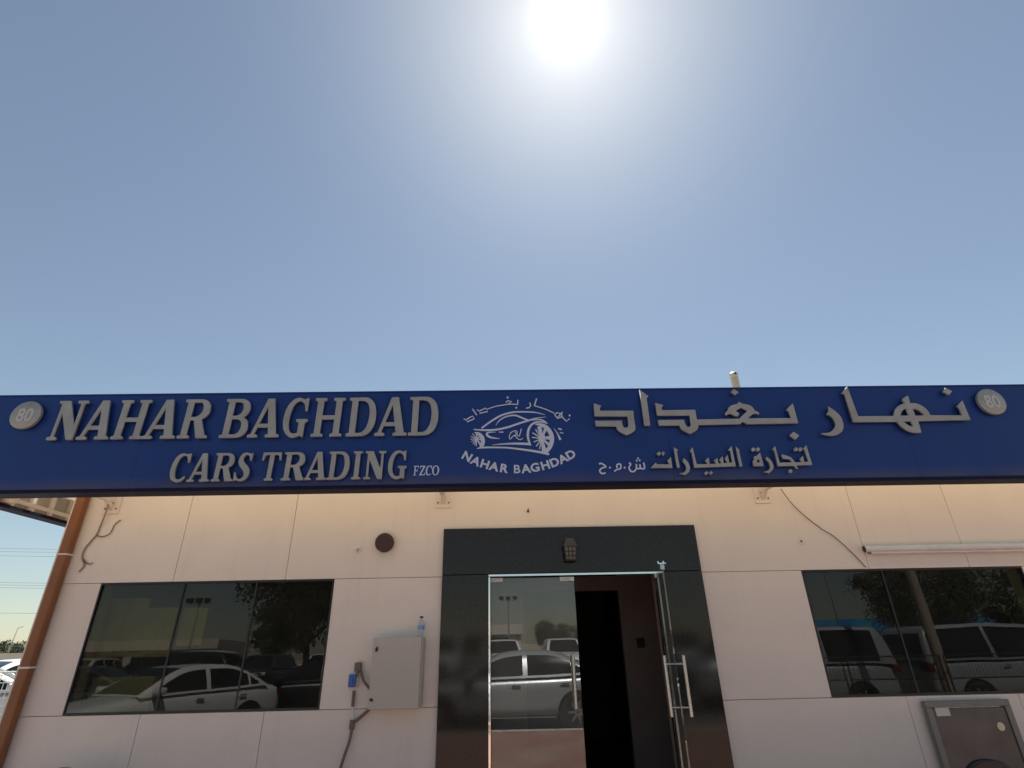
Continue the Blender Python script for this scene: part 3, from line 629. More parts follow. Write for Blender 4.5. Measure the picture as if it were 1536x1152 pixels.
# sign brackets
def bracket(px, py):
    p = P(px, py, 0)
    b = MB()
    b.box((p.x-.075, -.012, p.z), (p.x+.075, -.001, p.z+.16))
    br_ = b.build('bracket_plate', M['panel'], sg, bevel=.002)
    a = MB(); a.box((p.x-.022, SB+.055, p.z+.10), (p.x+.022, -.013, p.z+.15))
    dz = MB().add([(p.x-.018,-.0125,p.z+.03),(p.x+.018,-.0125,p.z+.03),(p.x+.018,-.0125,p.z+.075),(p.x-.018,-.0125,p.z+.075),
                   (p.x-.018,SB+.052,p.z+.36),(p.x+.018,SB+.052,p.z+.36),(p.x+.018,SB+.052,p.z+.405),(p.x-.018,SB+.052,p.z+.405)],
                  [(0,1,2,3),(7,6,5,4),(0,4,5,1),(1,5,6,2),(2,6,7,3),(3,7,4,0)])
    a.build('bracket_arm', M['panel'], sg); dz.build('bracket_brace', M['panel'], sg)
    for s in (-1, 1): MB().lathe([(.008, -.02), (.008, -.0125)], (p.x+s*.05, 0, p.z+.045), 'y', 8).build('bolt', M['cable_grey'], sg)
for q in ((665,762), (1145,755), (165,771)): bracket(*q)
for x in (5.5, 8.5):
    pr = MB().box((x-.075, -.012, 2.75), (x+.075, -.001, 2.9)); pr.build('bracket_plate', M['panel'], sg)
    MB().box((x-.022, SB+.055, 2.84), (x+.022, -.013, 2.89)).build('bracket_arm', M['panel'], sg)

# side sign returning along the left wall
ss = empty('side_fascia_sign', (-4.42, 3, SZ0), 'blue side fascia returning along the left wall, its dark lower edge seen from below', 'sign')
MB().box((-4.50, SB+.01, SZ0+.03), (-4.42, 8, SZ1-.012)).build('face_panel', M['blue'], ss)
MB().box((-4.51, SB+.01, SZ0), (-4.385, 8, SZ0+.0295)).build('bottom_trim', M['navy'], ss)
MB().box((-4.4195, SB+.06, SZ0+.032), (-4.405, 8, SZ1-.014)).build('back_sheet', M['soffit'], ss)
for i in range(9):
    y = -.25+i*.85
    MB().box((-4.4045, y, SZ0+.04), (-4.30, y+.06, SZ1-.03)).build('rib', M['panel'], ss)
    MB().box((-4.2995, y+.01, SZ0+.10), (XL-.001, y+.05, SZ0+.15)).build('bracket_arm', M['panel'], ss)
    MB().add([(-4.2995,y+.012,SZ0+.45),(-4.2995,y+.048,SZ0+.45),(-4.2995,y+.048,SZ0+.49),(-4.2995,y+.012,SZ0+.49),(XL-.001,y+.012,SZ0+.16),(XL-.001,y+.048,SZ0+.16),(XL-.001,y+.048,SZ0+.20),(XL-.001,y+.012,SZ0+.20)],
             [(0,1,2,3),(7,6,5,4),(0,4,5,1),(1,5,6,2),(2,6,7,3),(3,7,4,0)]).build('bracket_brace', M['panel'], ss)
for i in range(30):
    y = -.42+i*.23
    MB().box((-4.4045, y, SZ0+.033), (-4.372, y+.035, SZ0+.7)).build('stud', M['panel'], ss)
MB().box((-4.3715, SB+.07, SZ0+.055), (-4.345, 8, SZ0+.085)).build('rail', M['panel'], ss)
for z in (.2, .62): MB().box((-4.2995, SB+.06, SZ0+z), (-4.26, 8, SZ0+z+.05)).build('rail', M['panel'], ss)

# ------------------------------------------------------------------ things on the facade
# brown downpipe at the corner
pipe = empty('downpipe', (-3.865, -.06, .12), 'square brown downpipe on the left corner of the building', 'pipe')
MB().box((-3.893, -.082, .12), (-3.808, -.012, ZT+.02)).build('pipe', M['brown_pipe'], pipe, bevel=.014)
MB().box((-3.91, -.095, ZT+.0205), (-3.79, -.005, ZT+.09)).build('hopper', M['brown_pipe'], pipe, bevel=.01)
for py in (831, 1001):
    z = P(70, py, -.1).z
    MB().box((-3.897, -.086, z-.007), (-3.804, -.001, z+.007)).build('clamp', M['white_plastic'], pipe, bevel=.002)
# pale corner trim
MB().box((XL-.022, -.014, .12), (XL-.001, .06, ZT-.001)).build('corner_trim', M['panel'], bld, bevel=.002)

def cable(name, pts, r, mt, label, cat='cable', Y=-.012, seg=8, parent=None):
    V = []
    for q in pts:
        V.append(P(q[0], q[1], q[2] if len(q) > 2 else Y))
    V = catmull([tuple(v) for v in V], 6)
    o = MB().tube(V, r, seg).build(name, mt, parent, smooth=True)
    if label: tag(o, label, cat)
    return o
lc = empty('loose_cable', P(130,850,-.02), 'loose grey wires hanging from the sign beside the brown downpipe', 'cable')
cable('wire', [(166,740,-.1),(160,765,-.05),(150,790),(144,803),(128,822),(123,836),(126,848),(118,858)], .007, M['cable_beige'], None, parent=lc)
cable('wire', [(144,803),(154,805),(165,800),(172,787),(181,780)], .004, M['cable_dark'], None, parent=lc)
cable('wire', [(124,838),(130,845),(136,846),(139,844)], .004, M['cable_dark'], None, parent=lc)
cable('sagging_wire', [(1171,733,-.08),(1185,752,-.03),(1205,772),(1232,793),(1250,804),(1275,826),(1299,851)], .0035, M['cable_dark'], 'thin dark wire running down the wall to the right window')

# round brown wall light, small white box, anchors
p = P(578, 815, 0)
rl = empty('round_wall_light', (p.x, 0, p.z), 'round dark brown wall light left of the doorway', 'wall light')
MB().lathe([(.075, -.001), (.075, -.02)], (p.x, 0, p.z), 'y', 36).build('base', M['darkbrown'], rl, smooth=True)
MB().lathe([(.083, -.0205), (.083, -.05), (.078, -.058), (.06, -.062)], (p.x, 0, p.z), 'y', 36).build('shade', M['darkbrown'], rl, smooth=True)
p = P(537, 823, 0)
pl = empty('cable_outlet', (p.x, 0, p.z), 'small round white outlet beside the brown wall light', 'outlet')
MB().lathe([(.034, -.001), (.034, -.008), (.03, -.011)], (p.x, 0, p.z), 'y', 24).build('plate', M['panel'], pl, smooth=True)
MB().lathe([(.012, -.0115), (.010, -.022)], (p.x, 0, p.z), 'y', 12).build('plug', M['white_plastic'], pl, smooth=True)
MB().tube([(p.x+.005, -.02, p.z), (p.x+.012, -.03, p.z-.012), (p.x-.002, -.02, p.z-.024)], .003, 6).build('wire', M['cable_dark'], pl)
p = P(1202, 812, 0)
pl = empty('capped_outlet', (p.x, 0, p.z), 'small round capped outlet on the wall above the right window', 'outlet')
MB().lathe([(.03, -.001), (.03, -.005), (.027, -.007)], (p.x, 0, p.z), 'y', 24).build('plate', M['panel'], pl, smooth=True)
MB().lathe([(.010, -.0075), (.009, -.016)], (p.x-.005, 0, p.z), 'y', 10).build('plug', M['cable_grey'], pl, smooth=True)
p = P(792, 766, 0)
hk = MB(); hk.lathe([(.012, -.001), (.009, -.016)], (p.x, 0, p.z-.006), 'y', 10); hk.tube([(p.x, -.014, p.z-.004), (p.x+.002, -.022, p.z+.014)], .005, 8)
tag(hk.build('wall_hook', M['cable_dark']), 'tiny dark hook on the wall above the granite doorway', 'hook')

# lantern on the lintel
p = P(854, 826, gy)
ln = empty('wall_lantern', (p.x, gy, p.z), 'small bronze caged lantern on the black granite lintel', 'lantern')
x, z, y = p.x, p.z, gy-.001
MB().box((x-.05, y-.02, z-.085), (x+.05, y, z+.085)).build('back_plate', M['lantern'], ln, bevel=.008)
MB().add([(x-.066,y-.10,z+.02),(x+.066,y-.10,z+.02),(x+.066,y-.0205,z+.02),(x-.066,y-.0205,z+.02),(x-.036,y-.065,z+.10),(x+.036,y-.065,z+.10),(x+.036,y-.0205,z+.10),(x-.036,y-.0205,z+.10)],
         [(3,2,1,0),(4,5,6,7),(0,1,5,4),(1,2,6,5),(2,3,7,6),(3,0,4,7)]).build('cap', M['lantern'], ln, bevel=.004)
MB().add([(x-.042,y-.075,z-.085),(x+.042,y-.075,z-.085),(x+.042,y-.021,z-.085),(x-.042,y-.021,z-.085),(x-.052,y-.088,z+.0195),(x+.052,y-.088,z+.0195),(x+.052,y-.021,z+.0195),(x-.052,y-.021,z+.0195)],
         [(3,2,1,0),(4,5,6,7),(0,1,5,4),(1,2,6,5),(2,3,7,6),(3,0,4,7)]).build('glass', M['lantern_glass'], ln)
for zz, e in ((-.018, .0), (-.055, .003), (-.092, .006)):
    MB().box((x-.056+e, y-.094+e, z+zz-.004), (x+.056-e, y-.020, z+zz+.004)).build('cage_bar', M['lantern'], ln)
for xx in (-.052, -.018, .018, .052):
    MB().tube([(x+xx*.84, y-.083, z-.092), (x+xx, y-.096, z+.02)], .0035, 6).build('cage_bar', M['lantern'], ln)

# electrical cabinet
q0, q1 = P(548, 1062, -.18), P(630, 958, -.18)
cb = empty('electrical_cabinet', ((q0.x+q1.x)/2, 0, q0.z), 'grey beige electrical cabinet on the wall between left window and doorway', 'cabinet')
ex0, ex1, ez0, ez1 = P(558, 1000, -.16).x, P(633, 1000, -.16).x, P(590, 1063, -.17).z, P(590, 957, -.17).z
MB().box((ex0, -.15, ez0), (ex1, -.001, ez1)).build('housing', M['grey_box'], cb, bevel=.004)
MB().box((ex0-.004, -.172, ez0-.004), (ex1-.012, -.1505, ez1+.004)).build('door', M['grey_box'], cb, bevel=.004)
for px, py in ((565,974), (557,1050)):
    p = P(px, py, -.175); l = MB(); l.lathe([(.011, -.178), (.011, -.1725)], (p.x, 0, p.z), 'y', 12)
    s = 1 if py < 1000 else -.35
    l.tube([(p.x-.012*(1 if s < 0 else .3), -.182, p.z+.018*s*-1), (p.x+.012*(1 if s < 0 else .3), -.182, p.z+.018*s)], .006, 8)
    l.build('latch', M['black'], cb)
# bottle standing on the cabinet
bx = P(631, 955, -.08).x
bt = empty('water_bottle', (bx, -.08, ez1+.001), 'small clear water bottle standing on top of the electrical cabinet', 'bottle')
MB().lathe([(.026, .001), (.029, .006), (.029, .045), (.027, .05), (.029, .055), (.029, .10), (.022, .125), (.012, .138), (.012, .146)], (bx, -.08, ez1+.001), 'z', 20).build('body', M['bottle'], bt, smooth=True)
MB().lathe([(.0297, .058), (.0297, .092)], (bx, -.08, ez1+.001), 'z', 20).build('label', M['bottle_label'], bt, smooth=True)
MB().lathe([(.0145, .1465), (.0145, .162)], (bx, -.08, ez1+.001), 'z', 14).build('cap', M['bottle_cap'], bt, smooth=True)
# isolator switch, conduit and cable
q = P(529, 1021, -.05)
sw = empty('isolator_switch', (q.x, 0, q.z), 'blue isolator switch with cables left of the electrical cabinet', 'switch')
MB().box((q.x-.038, -.035, q.z-.055), (q.x+.038, -.001, q.z+.055)).build('back_box', M['white_plastic'], sw, bevel=.006)
MB().box((q.x-.032, -.065, q.z-.045), (q.x+.028, -.0355, q.z+.045)).build('cover', M['switch_blue'], sw, bevel=.006)
MB().box((q.x-.006, -.078, q.z-.02), (q.x+.006, -.0655, q.z+.02)).build('knob', M['switch_blue'], sw, bevel=.002)
p = P(538, 1000, -.03)
MB().box((p.x-.03, -.05, p.z-.035), (p.x+.02, -.001, p.z+.03)).build('junction_box', M['cable_grey'], sw, bevel=.006)
cable('conduit', [(537,1006,-.05),(533,1018,-.035)], .012, M['cable_grey'], None, parent=sw)
cable('conduit', [(541,1006,-.04),(545,1020,-.05),(552,1030,-.06),(560,1038,-.06)], .011, M['cable_grey'], None, parent=sw)
cable('conduit', [(531,1036,-.03),(529,1060,-.03)], .013, M['cable_grey'], None, parent=sw)
cable('conduit', [(529,1060,-.03),(529,1082,-.03)], .007, M['white_plastic'], None, parent=sw)
cable('conduit', [(558,1060,-.05),(545,1072,-.04),(533,1082,-.03)], .012, M['cable_grey'], None, parent=sw)
mb = MB().tube([P(529,1080,-.03), P(527,1094,-.03)], .02, 10); mb.build('coupling', M['cable_grey'], sw, smooth=True)
cable('cable', [(528,1092,-.03),(524,1112,-.03),(516,1135,-.035),(506,1170,-.04),(500,1205,-.04),(498,1320,-.04)], .011, M['cable_grey'], None, parent=sw)

# white tube above the right window
ts = P(1296, 824, -.05); te = P(1700, 829, -.05)
tb = empty('rolled_tube', (ts.x, -.05, ts.z), 'long white tube fixed to the wall above the right window', 'tube')
zc = ts.z
MB().tube([(ts.x, -.05, zc), (ts.x+1.15, -.05, zc+.004)], .03, 18, False).build('tube_body', M['white_plastic'], tb, smooth=True)
MB().tube([(ts.x+1.151, -.05, zc+.004), (6.6, -.05, zc-.005)], .0285, 18).build('tube_body', M['white_plastic'], tb, smooth=True)
MB().tube([(ts.x+.004, -.05, zc), (ts.x+.02, -.05, zc)], .028, 18).build('end_cap', M['black'], tb, smooth=True)
MB().tube([(ts.x+.05, -.055, zc-.034), (6.6, -.055, zc-.036)], .011, 12).build('lower_rail', M['white_plastic'], tb, smooth=True)
MB().tube([(ts.x+.012, -.05, zc-.012), (ts.x+.03, -.055, zc-.034), (ts.x+.05, -.055, zc-.036)], .008, 8).build('hook', M['cable_grey'], tb, smooth=True)
for xx in (.5, 1.6, 2.7): MB().box((ts.x+xx, -.02, zc-.012), (ts.x+xx+.03, -.001, zc+.012)).build('clip', M['white_plastic'], tb)

# stub pipe on the roof, above the sign
q0 = P(1103, 600, .6); q1 = P(1100, 559, .6)
vp = empty('roof_vent_pipe', (2.72, .6, ZT+.1), 'short pale pipe with dark cap rising above the sign', 'pipe')
MB().tube([(2.76, .6, ZT+.10), (2.76, .6, q1.z-.07)], .045, 16).build('pipe', M['soffit'], vp, smooth=True)
MB().lathe([(.047, 0), (.050, .012), (.050, .05), (.036, .065)], (2.76, .6, q1.z-.0695), 'z', 18).build('cap', M['grey_box'], vp, smooth=True)
MB().tube([(2.76, .552, q1.z-.035), (2.76, .540, q1.z-.035)], .013, 10).build('inlet', M['black'], vp)

# steel cabinet under the right window
y0 = -.06
a = P(1387, 1053, y0); b = P(1512, 1048, y0)
wc = empty('steel_cabinet', ((a.x+b.x)/2, -.03, .12), 'stainless steel cabinet with paper note standing under the right window', 'cabinet')
x0, x1, zt = a.x, b.x, (a.z+b.z)/2
f = .045
MB().box((x0+.004, y0+.03, .16), (x1-.004, -.001, zt-.004)).build('housing', M['steel'], wc, bevel=.004)
fm = MB()
fm.box((x0-.002, y0, zt-f), (x1+.002, y0+.0295, zt)); fm.box((x0-.002, y0, .2), (x0+f, y0+.0295, zt-f-.0005)); fm.box((x1-f, y0, .2), (x1+.002, y0+.0295, zt-f-.0005)); fm.box((x0+f, y0, .2), (x1-f, y0+.0295, .2+f))
fm.build('frame', M['frame_grey'], wc, bevel=.003)
MB().box((x0+f+.006, y0+.012, .2+f+.006), (x1-f-.006, y0+.029, zt-f-.008)).build('front_panel', M['steel_panel'], wc, bevel=.002)
n0 = P(1402, 1058, y0); n1 = P(1428, 1074, y0)
MB().box((n0.x, y0+.0095, n1.z), (n1.x, y0+.0115, n0.z)).build('paper_note', M['paper'], wc)
n0 = P(1505, 1090, y0)
MB().lathe([(.03, y0+.0085), (.03, y0+.0115)], (n0.x-.01, 0, n0.z), 'y', 16).build('sticker', M['sheet'], wc)
for sx in (x0+.04, x1-.08):
    for sy in (y0+.035,): MB().box((sx, sy, .12), (sx+.04, sy+.02, .1595)).build('foot', M['black'], wc)

# chairs whose tops only just reach into the picture
def chair(name, label, loc, rz, zt, wid, m_, group=None):
    c = empty(name, loc, label, 'chair', None, rz)
    h = wid/2; sz = .44
    def loc_build(mb, nm, mt, **k): return mb.build(nm, mt, c, world=False, **k)
    bk = MB(); n = 14; pts = []
    for i in range(n+1):
        a = math.pi*i/n; pts.append((h*math.cos(a), zt-h*.62+h*.62*math.sin(a)))
    pts += [(-h*.9, sz+.10), (h*.9, sz+.10)]
    bk.prism(pts, h*.86, h*.86+.05); loc_build(bk, 'backrest', m_, bevel=.012)
    loc_build(MB().box((-h, -h*.9, sz-.05), (h, h*.85, sz)), 'seat', m_, bevel=.015)
    for sx in (-1, 1):
        for sy in (-1, 1): loc_build(MB().tube([(sx*h*.85, sy*h*.8, sz-.051), (sx*h*1.0, sy*h*.95, 0)], .014, 8), 'leg', M['black'])
        loc_build(MB().tube([(sx*h*.6, h*.8, sz-.05), (sx*h*.6, h*.95, sz+.14)], .012, 8), 'back_strut', M['black'])
    return c
q = P(1466, 1136, -.75)
chair('office_chair', 'black round-backed chair in front of the steel cabinet', (q.x+.02, -.98, .12), R(3), q.z-.12, .36, M['black'])
q = P(102, 1149, -.3)
chair('plastic_chair', 'blue grey chair under the left window', (q.x, -.5, .12), R(0), q.z-.12, .30, M['chair_grey'])

# dim things inside the left room, seen through the tinted panes
def hung(px0, px1, py0, py1, mt, label, Y=.32):
    a = P(px0, py0, Y); b = P(px1, py1, Y)
    mb = MB(); n = 8
    for i in range(n):
        u0, u1 = i/n, (i+1)/n; yy = lambda u: Y+.012*math.sin(u*9+px0)
        mb.add([(a.x+(b.x-a.x)*u0, yy(u0), b.z), (a.x+(b.x-a.x)*u1, yy(u1), b.z), (a.x+(b.x-a.x)*u1, yy(u1)+.004, a.z), (a.x+(b.x-a.x)*u0, yy(u0)+.004, a.z)], [(0,1,2,3)])
    me = mb.mesh('hung_sheet'); bm = bmesh.new(); bm.from_mesh(me); bmesh.ops.remove_doubles(bm, verts=bm.verts, dist=1e-4)
    bmesh.ops.solidify(bm, geom=bm.faces[:], thickness=.004); bm.to_mesh(me); bm.free()
    tag(link('hung_sheet', me, mt), label, 'sheet', 'sheets hung inside the left window')
hung(168, 203, 898, 985, M['sheet'], 'pale tall sheet hung inside the leftmost pane of the left window')
hung(212, 252, 912, 985, M['sheet'], 'pale sheet hung inside the left window beside the tall one')
hung(276, 300, 912, 968, M['sheet'], 'narrow pale sheet inside the middle pane of the left window')
st = empty('easel_stand', tuple(P(195,1060,.5)-Vector((0,0,P(195,1060,.5).z-.131))), 'dark A-shaped stand inside the leftmost pane of the left window', 'stand')
ap = P(205, 935, .5)
for dx, dy in ((-.55, -.1), (.16, -.1), (.05, .45)):
    MB().tube([(ap.x, ap.y, ap.z), (ap.x+dx*1.6, ap.y+dy, .14)], .045, 8).build('leg', M['idark'], st)
MB().box((ap.x-.25, ap.y-.03, 1.24), (ap.x+.10, ap.y+.02, 1.28)).build('crossbar', M['sheet'], st)
bxs = empty('carton_box', tuple(P(180,1060,.45)-Vector((0,0,P(180,1060,.45).z-.131))), 'yellowish carton at the foot of the stand inside the left window', 'box')
a = P(138, 1022, .34); b = P(222, 1060, .34)
MB().box((a.x, .34, .131), (b.x, .42, a.z)).build('body', M['sheet'], bxs, bevel=.004)
MB().box((a.x-.006, .335, a.z+.0005), (b.x+.006, .425, a.z+.03)).build('lid', M['sheet'], bxs, bevel=.003)

# ------------------------------------------------------------------ cars
def paint(name, c, rough=0.25, metal=0.0): return mat(name, c, rough, metal=metal, var=0.05, scale=2, coat=0.6)
CP = {'white': paint('white car paint', (0.74, 0.74, 0.72)), 'silver': paint('silver car paint', (0.42, 0.45, 0.46), 0.3, 0.35), 'black': paint('black car paint', (0.012, 0.012, 0.014)),
      'grey': paint('dark grey car paint', (0.05, 0.053, 0.058), 0.28, 0.3), 'beige': paint('beige car paint', (0.48, 0.42, 0.33)), 'red': paint('dark red car paint', (0.20, 0.02, 0.02))}
M['car_glass'] = mat('dark car glass', (0.012, 0.014, 0.015), 0.04)
M['tyre'] = mat('tyre rubber', (0.02, 0.02, 0.02), 0.8)
M['rim'] = mat('alloy rim', (0.45, 0.45, 0.46), 0.3, metal=0.8)
M['lamp'] = mat('headlamp lens', (0.6, 0.62, 0.64), 0.08)
M['tail'] = mat('red tail lamp', (0.10, 0.006, 0.006), 0.15)
KINDS = {
 'sedan': dict(L=4.7, W=1.82, zb=.24, wr=.33, ax=(1.40, -1.38),
   body=[(2.35,.42,.62,.66),(2.28,.28,.70,.78),(1.95,.22,.79,.88),(1.45,.22,.86,.905),(.95,.22,.93,.91),(0,.22,.955,.91),(-1.0,.22,.975,.91),(-1.6,.22,1.0,.90),(-2.1,.25,1.0,.86),(-2.3,.32,.94,.78),(-2.35,.45,.80,.68)],
   top=[(1.05,.93),(.65,1.17),(.25,1.36),(-.10,1.43),(-.60,1.445),(-1.05,1.40),(-1.50,1.20),(-1.85,1.0)], wt=.60,
   ws=(0,2.3), bs=(5.0,7), side=[(.72,.10),(-.32,-.42),(-1.42,None)]),
 'suv': dict(L=4.75, W=1.92, zb=.30, wr=.38, ax=(1.42, -1.42),
   body=[(2.38,.50,.82,.74),(2.32,.34,.95,.86),(1.95,.28,1.05,.94),(1.45,.28,1.10,.955),(.95,.28,1.13,.96),(0,.28,1.14,.96),(-1.0,.28,1.15,.96),(-1.8,.28,1.15,.95),(-2.2,.30,1.12,.91),(-2.35,.40,1.0,.82)],
   top=[(1.0,1.12),(.62,1.45),(.35,1.68),(0,1.76),(-.8,1.78),(-1.6,1.75),(-2.0,1.66),(-2.28,1.14)], wt=.70,
   ws=(0,2.2), bs=(6.15,6.95), side=[(.66,.12),(-.42,-.50),(-1.38,-1.46),(-2.05,None)]),
 'van': dict(L=5.1, W=1.95, zb=.30, wr=.36, ax=(1.6, -1.45),
   body=[(2.55,.50,.85,.78),(2.48,.34,.98,.88),(2.2,.28,1.10,.95),(1.7,.28,1.15,.97),(.95,.28,1.17,.975),(0,.28,1.18,.975),(-1.0,.28,1.18,.975),(-1.9,.28,1.18,.97),(-2.35,.30,1.16,.95),(-2.52,.38,1.05,.88)],
   top=[(1.9,1.14),(1.35,1.62),(1.0,1.90),(.5,1.98),(-.7,2.0),(-1.9,1.97),(-2.3,1.88),(-2.48,1.17)], wt=.80,
   ws=(0,2.2), bs=(6.1,6.9), side=[(1.38,.62),(.52,-.70),(-.80,-1.60),(-1.70,None)]),
}
def lerp_prof(prof, x):
    for (x0, z0), (x1, z1) in zip(prof, prof[1:]):
        if x1 <= x <= x0: return z0+(z1-z0)*(x0-x)/(x0-x1)
    return prof[-1][1]
def prof_at(prof, t):
    i = min(int(t), len(prof)-2); u = t-i
    return (prof[i][0]+(prof[i+1][0]-prof[i][0])*u, prof[i][1]+(prof[i+1][1]-prof[i][1])*u)
def subd(me, lv=1):
    ob = bpy.data.objects.new('tmp', me); COL.objects.link(ob); md = ob.modifiers.new('s', 'SUBSURF'); md.levels = lv
    dg = bpy.context.evaluated_depsgraph_get(); dg.update(); m2 = bpy.data.meshes.new_from_object(ob.evaluated_get(dg)); bpy.data.objects.remove(ob)
    for p in m2.polygons: p.use_smooth = True
    return m2
def car_meshes(kind):
    K = KINDS[kind]; out = []                      # (name, mesh, material key, [sub-parts])
    # lower body
    mb = MB(); rows = []
    for (x, zb, zt, w_) in K['body']:
        h = zt-zb
        half = [(w_*.80, zb), (w_*.96, zb+h*.08), (w_, zb+h*.32), (w_*.995, zb+h*.58), (w_*.975, zb+h*.84), (w_*.90, zt-.01), (w_*.6, zt+.025), (0, zt+.035)]
        rows.append([(x, -y, z) for y, z in half]+[(x, y, z) for y, z in half[-2::-1]])
    n = len(rows[0]); vs = [v for r in rows for v in r]; fs = []
    for i in range(len(rows)-1):
        for k in range(n-1): fs.append((i*n+k, i*n+k+1, (i+1)*n+k+1, (i+1)*n+k))
        fs.append((i*n+n-1, i*n, (i+1)*n, (i+1)*n+n-1))
    fs += [tuple(range(n)), tuple(range((len(rows)-1)*n, len(rows)*n))]
    out.append(['body', subd(mb.add(vs, fs).mesh('body')), 'P', []])
    # greenhouse
    tp = K['top']; zbelt = lambda x: lerp_prof([(b[0], b[2]) for b in K['body']], x)-.02
    zr = max(z for _, z in tp); wb = K['W']/2*.955
    def hw(x, z):
        t = max(0, min(1, (z-zbelt(x))/(zr-zbelt(x)))); return wb+(K['wt']-wb)*t**1.25
    prof = []
    for i in range(len(tp)-1):
        for k in range(4):
            u = k/4; p0, p1, p2, p3 = tp[max(i-1,0)], tp[i], tp[i+1], tp[min(i+2,len(tp)-1)]
            prof.append(tuple(.5*((2*b)+(c-a)*u+(2*a-5*b+4*c-d)*u*u+(3*b-a-3*c+d)*u**3) for a, b, c, d in zip(p0,p1,p2,p3)))
    prof.append(tp[-1])
    mb = MB(); vs = []; fs = []
    cols = 7
    for (x, z) in prof:
        ring = []
        zl = min(zbelt(x), z-.005)
        for t in (0, .35, .7, 1.0): zz = zl+(z-.03-zl)*t if t < 1 else z-.012; ring.append((zz, hw(x, zz)))
        pts = [(x, -y, zz) for zz, y in ring]+[(x, -ring[-1][1]*.86, z), (x, 0, z+.012), (x, ring[-1][1]*.86, z)]+[(x, y, zz) for zz, y in ring[::-1]]
        vs += pts
    n = len(pts)
    for i in range(len(prof)-1):
        for k in range(n-1): fs.append((i*n+k, i*n+k+1, (i+1)*n+k+1, (i+1)*n+k))
    gm = mb.add(vs, fs).mesh('cabin')
    for p_ in gm.polygons: p_.use_smooth = True
    out.append(['cabin', gm, 'P', []])
    # glass strips front and rear
    for nm, (t0, t1) in (('windscreen', K['ws']), ('rear_window', K['bs'])):
        vs = []; fs = []; N = 8
        for i in range(N+1):
            t = t0+(t1-t0)*(.06+.90*i/N); j = t*4; a = int(min(j, len(prof)-2)); u = j-a
            x = prof[a][0]+(prof[a+1][0]-prof[a][0])*u; z = prof[a][1]+(prof[a+1][1]-prof[a][1])*u
            dx, dz = prof[a+1][0]-prof[a][0], prof[a+1][1]-prof[a][1]; l = math.hypot(dx, dz); nx, nz = -dz/l, dx/l
            if nz < 0: nx, nz = -nx, -nz
            y = hw(x, z-.012)*.84
            for s, zz in ((-1,0),(-.5,.007),(0,.012),(.5,.007),(1,0)): vs.append((x+nx*.010, s*y, z+nz*.010+zz))
        for i in range(N):
            for k in range(4): fs.append((i*5+k, i*5+k+1, (i+1)*5+k+1, (i+1)*5+k))
        g = MB().add(vs, fs).mesh(nm)
        for p_ in g.polygons: p_.use_smooth = True
        out.append([nm, g, 'car_glass', []])
    # side glass
    zroof = lambda x: lerp_prof([(a, b) for a, b in sorted(prof, key=lambda q: -q[0])], x)
    starts = K['side']; front = tp[0][0]
    edges = []; xa = None
    bounds = []
    x_front = starts[0][0]+.0
    prev = None
    segs = []
    lo = tp[0][0]-.16
    cuts = [c for c in starts]
    xs0 = lo
    for (c, d) in cuts:
        pass
    # windows between successive pillars
    pill = [(lo, None)]
    wins = []
    if kind == 'sedan': wins = [(.82, -.30), (-.40, -1.30), (-1.36, -1.58)]
    elif kind == 'suv': wins = [(.80, -.40), (-.50, -1.34), (-1.42, -2.05)]
    else: wins = [(1.62, .62), (.52, -.70), (-.80, -2.12)]
    for (a, b) in wins:
        for s in (-1, 1):
            N = 10; vs = []; fs = []
            for i in range(N+1):
                x = a+(b-a)*i/N; z0 = zbelt(x)+.055; z1 = max(z0+.012, zroof(x)-.085)
                for k in range(4):
                    zz = z0+(z1-z0)*k/3; vs.append((x, s*(hw(x, zz)+.008), zz))
            for i in range(N):
                for k in range(3): fs.append((i*4+k, i*4+k+1, (i+1)*4+k+1, (i+1)*4+k))
            g = MB().add(vs, fs).mesh('side_window')
            for p_ in g.polygons: p_.use_smooth = True
            out.append(['side_window', g, 'car_glass', []])
    W2_ = K['W']/2; bw = K['body'][5][3]
    # wheels, arches
    for ax in K['ax']:
        for s in (-1, 1):
            r = K['wr']; yo = s*(bw-.012)
            out.append(['wheel_arch', MB().lathe([(r+.055, yo-s*.10), (r+.055, yo+s*.0135), (r+.02, yo+s*.0137)], (ax, 0, r), 'y', 28).mesh('wheel_arch'), 'black', []])
            tyre = MB().lathe([(r*.62, yo+s*.018), (r*.66, yo+s*.026), (r*.93, yo+s*.028), (r, yo+s*.012), (r, yo-s*.16)], (ax, 0, r), 'y', 28).mesh('tyre', True)
            rim = MB().lathe([(r*.62, yo+s*.012), (r*.61, yo+s*.020)], (ax, 0, r), 'y', 24)
            sp = MB()
            for k in range(7):
                a_ = 2*math.pi*k/7; c_, s_ = math.cos(a_), math.sin(a_)
                sp.add([(ax+c_*r*.06-s_*.03, yo+s*.034, r+s_*r*.06+c_*.03), (ax+c_*r*.06+s_*.03, yo+s*.034, r+s_*r*.06-c_*.03), (ax+c_*r*.6+s_*.02, yo+s*.026, r+s_*r*.6-c_*.02), (ax+c_*r*.6-s_*.02, yo+s*.026, r+s_*r*.6+c_*.02)], [(0,1,2,3)])
            out.append(['wheel', tyre, 'tyre', [['rim', rim.mesh('rim'), 'black'], ['spokes', sp.mesh('spokes'), 'rim']]])
    # lamps, mirrors, handles, bumpers
    xf, xr = K['L']/2, -K['L']/2; b0 = K['body'][1]; b9 = K['body'][-2]
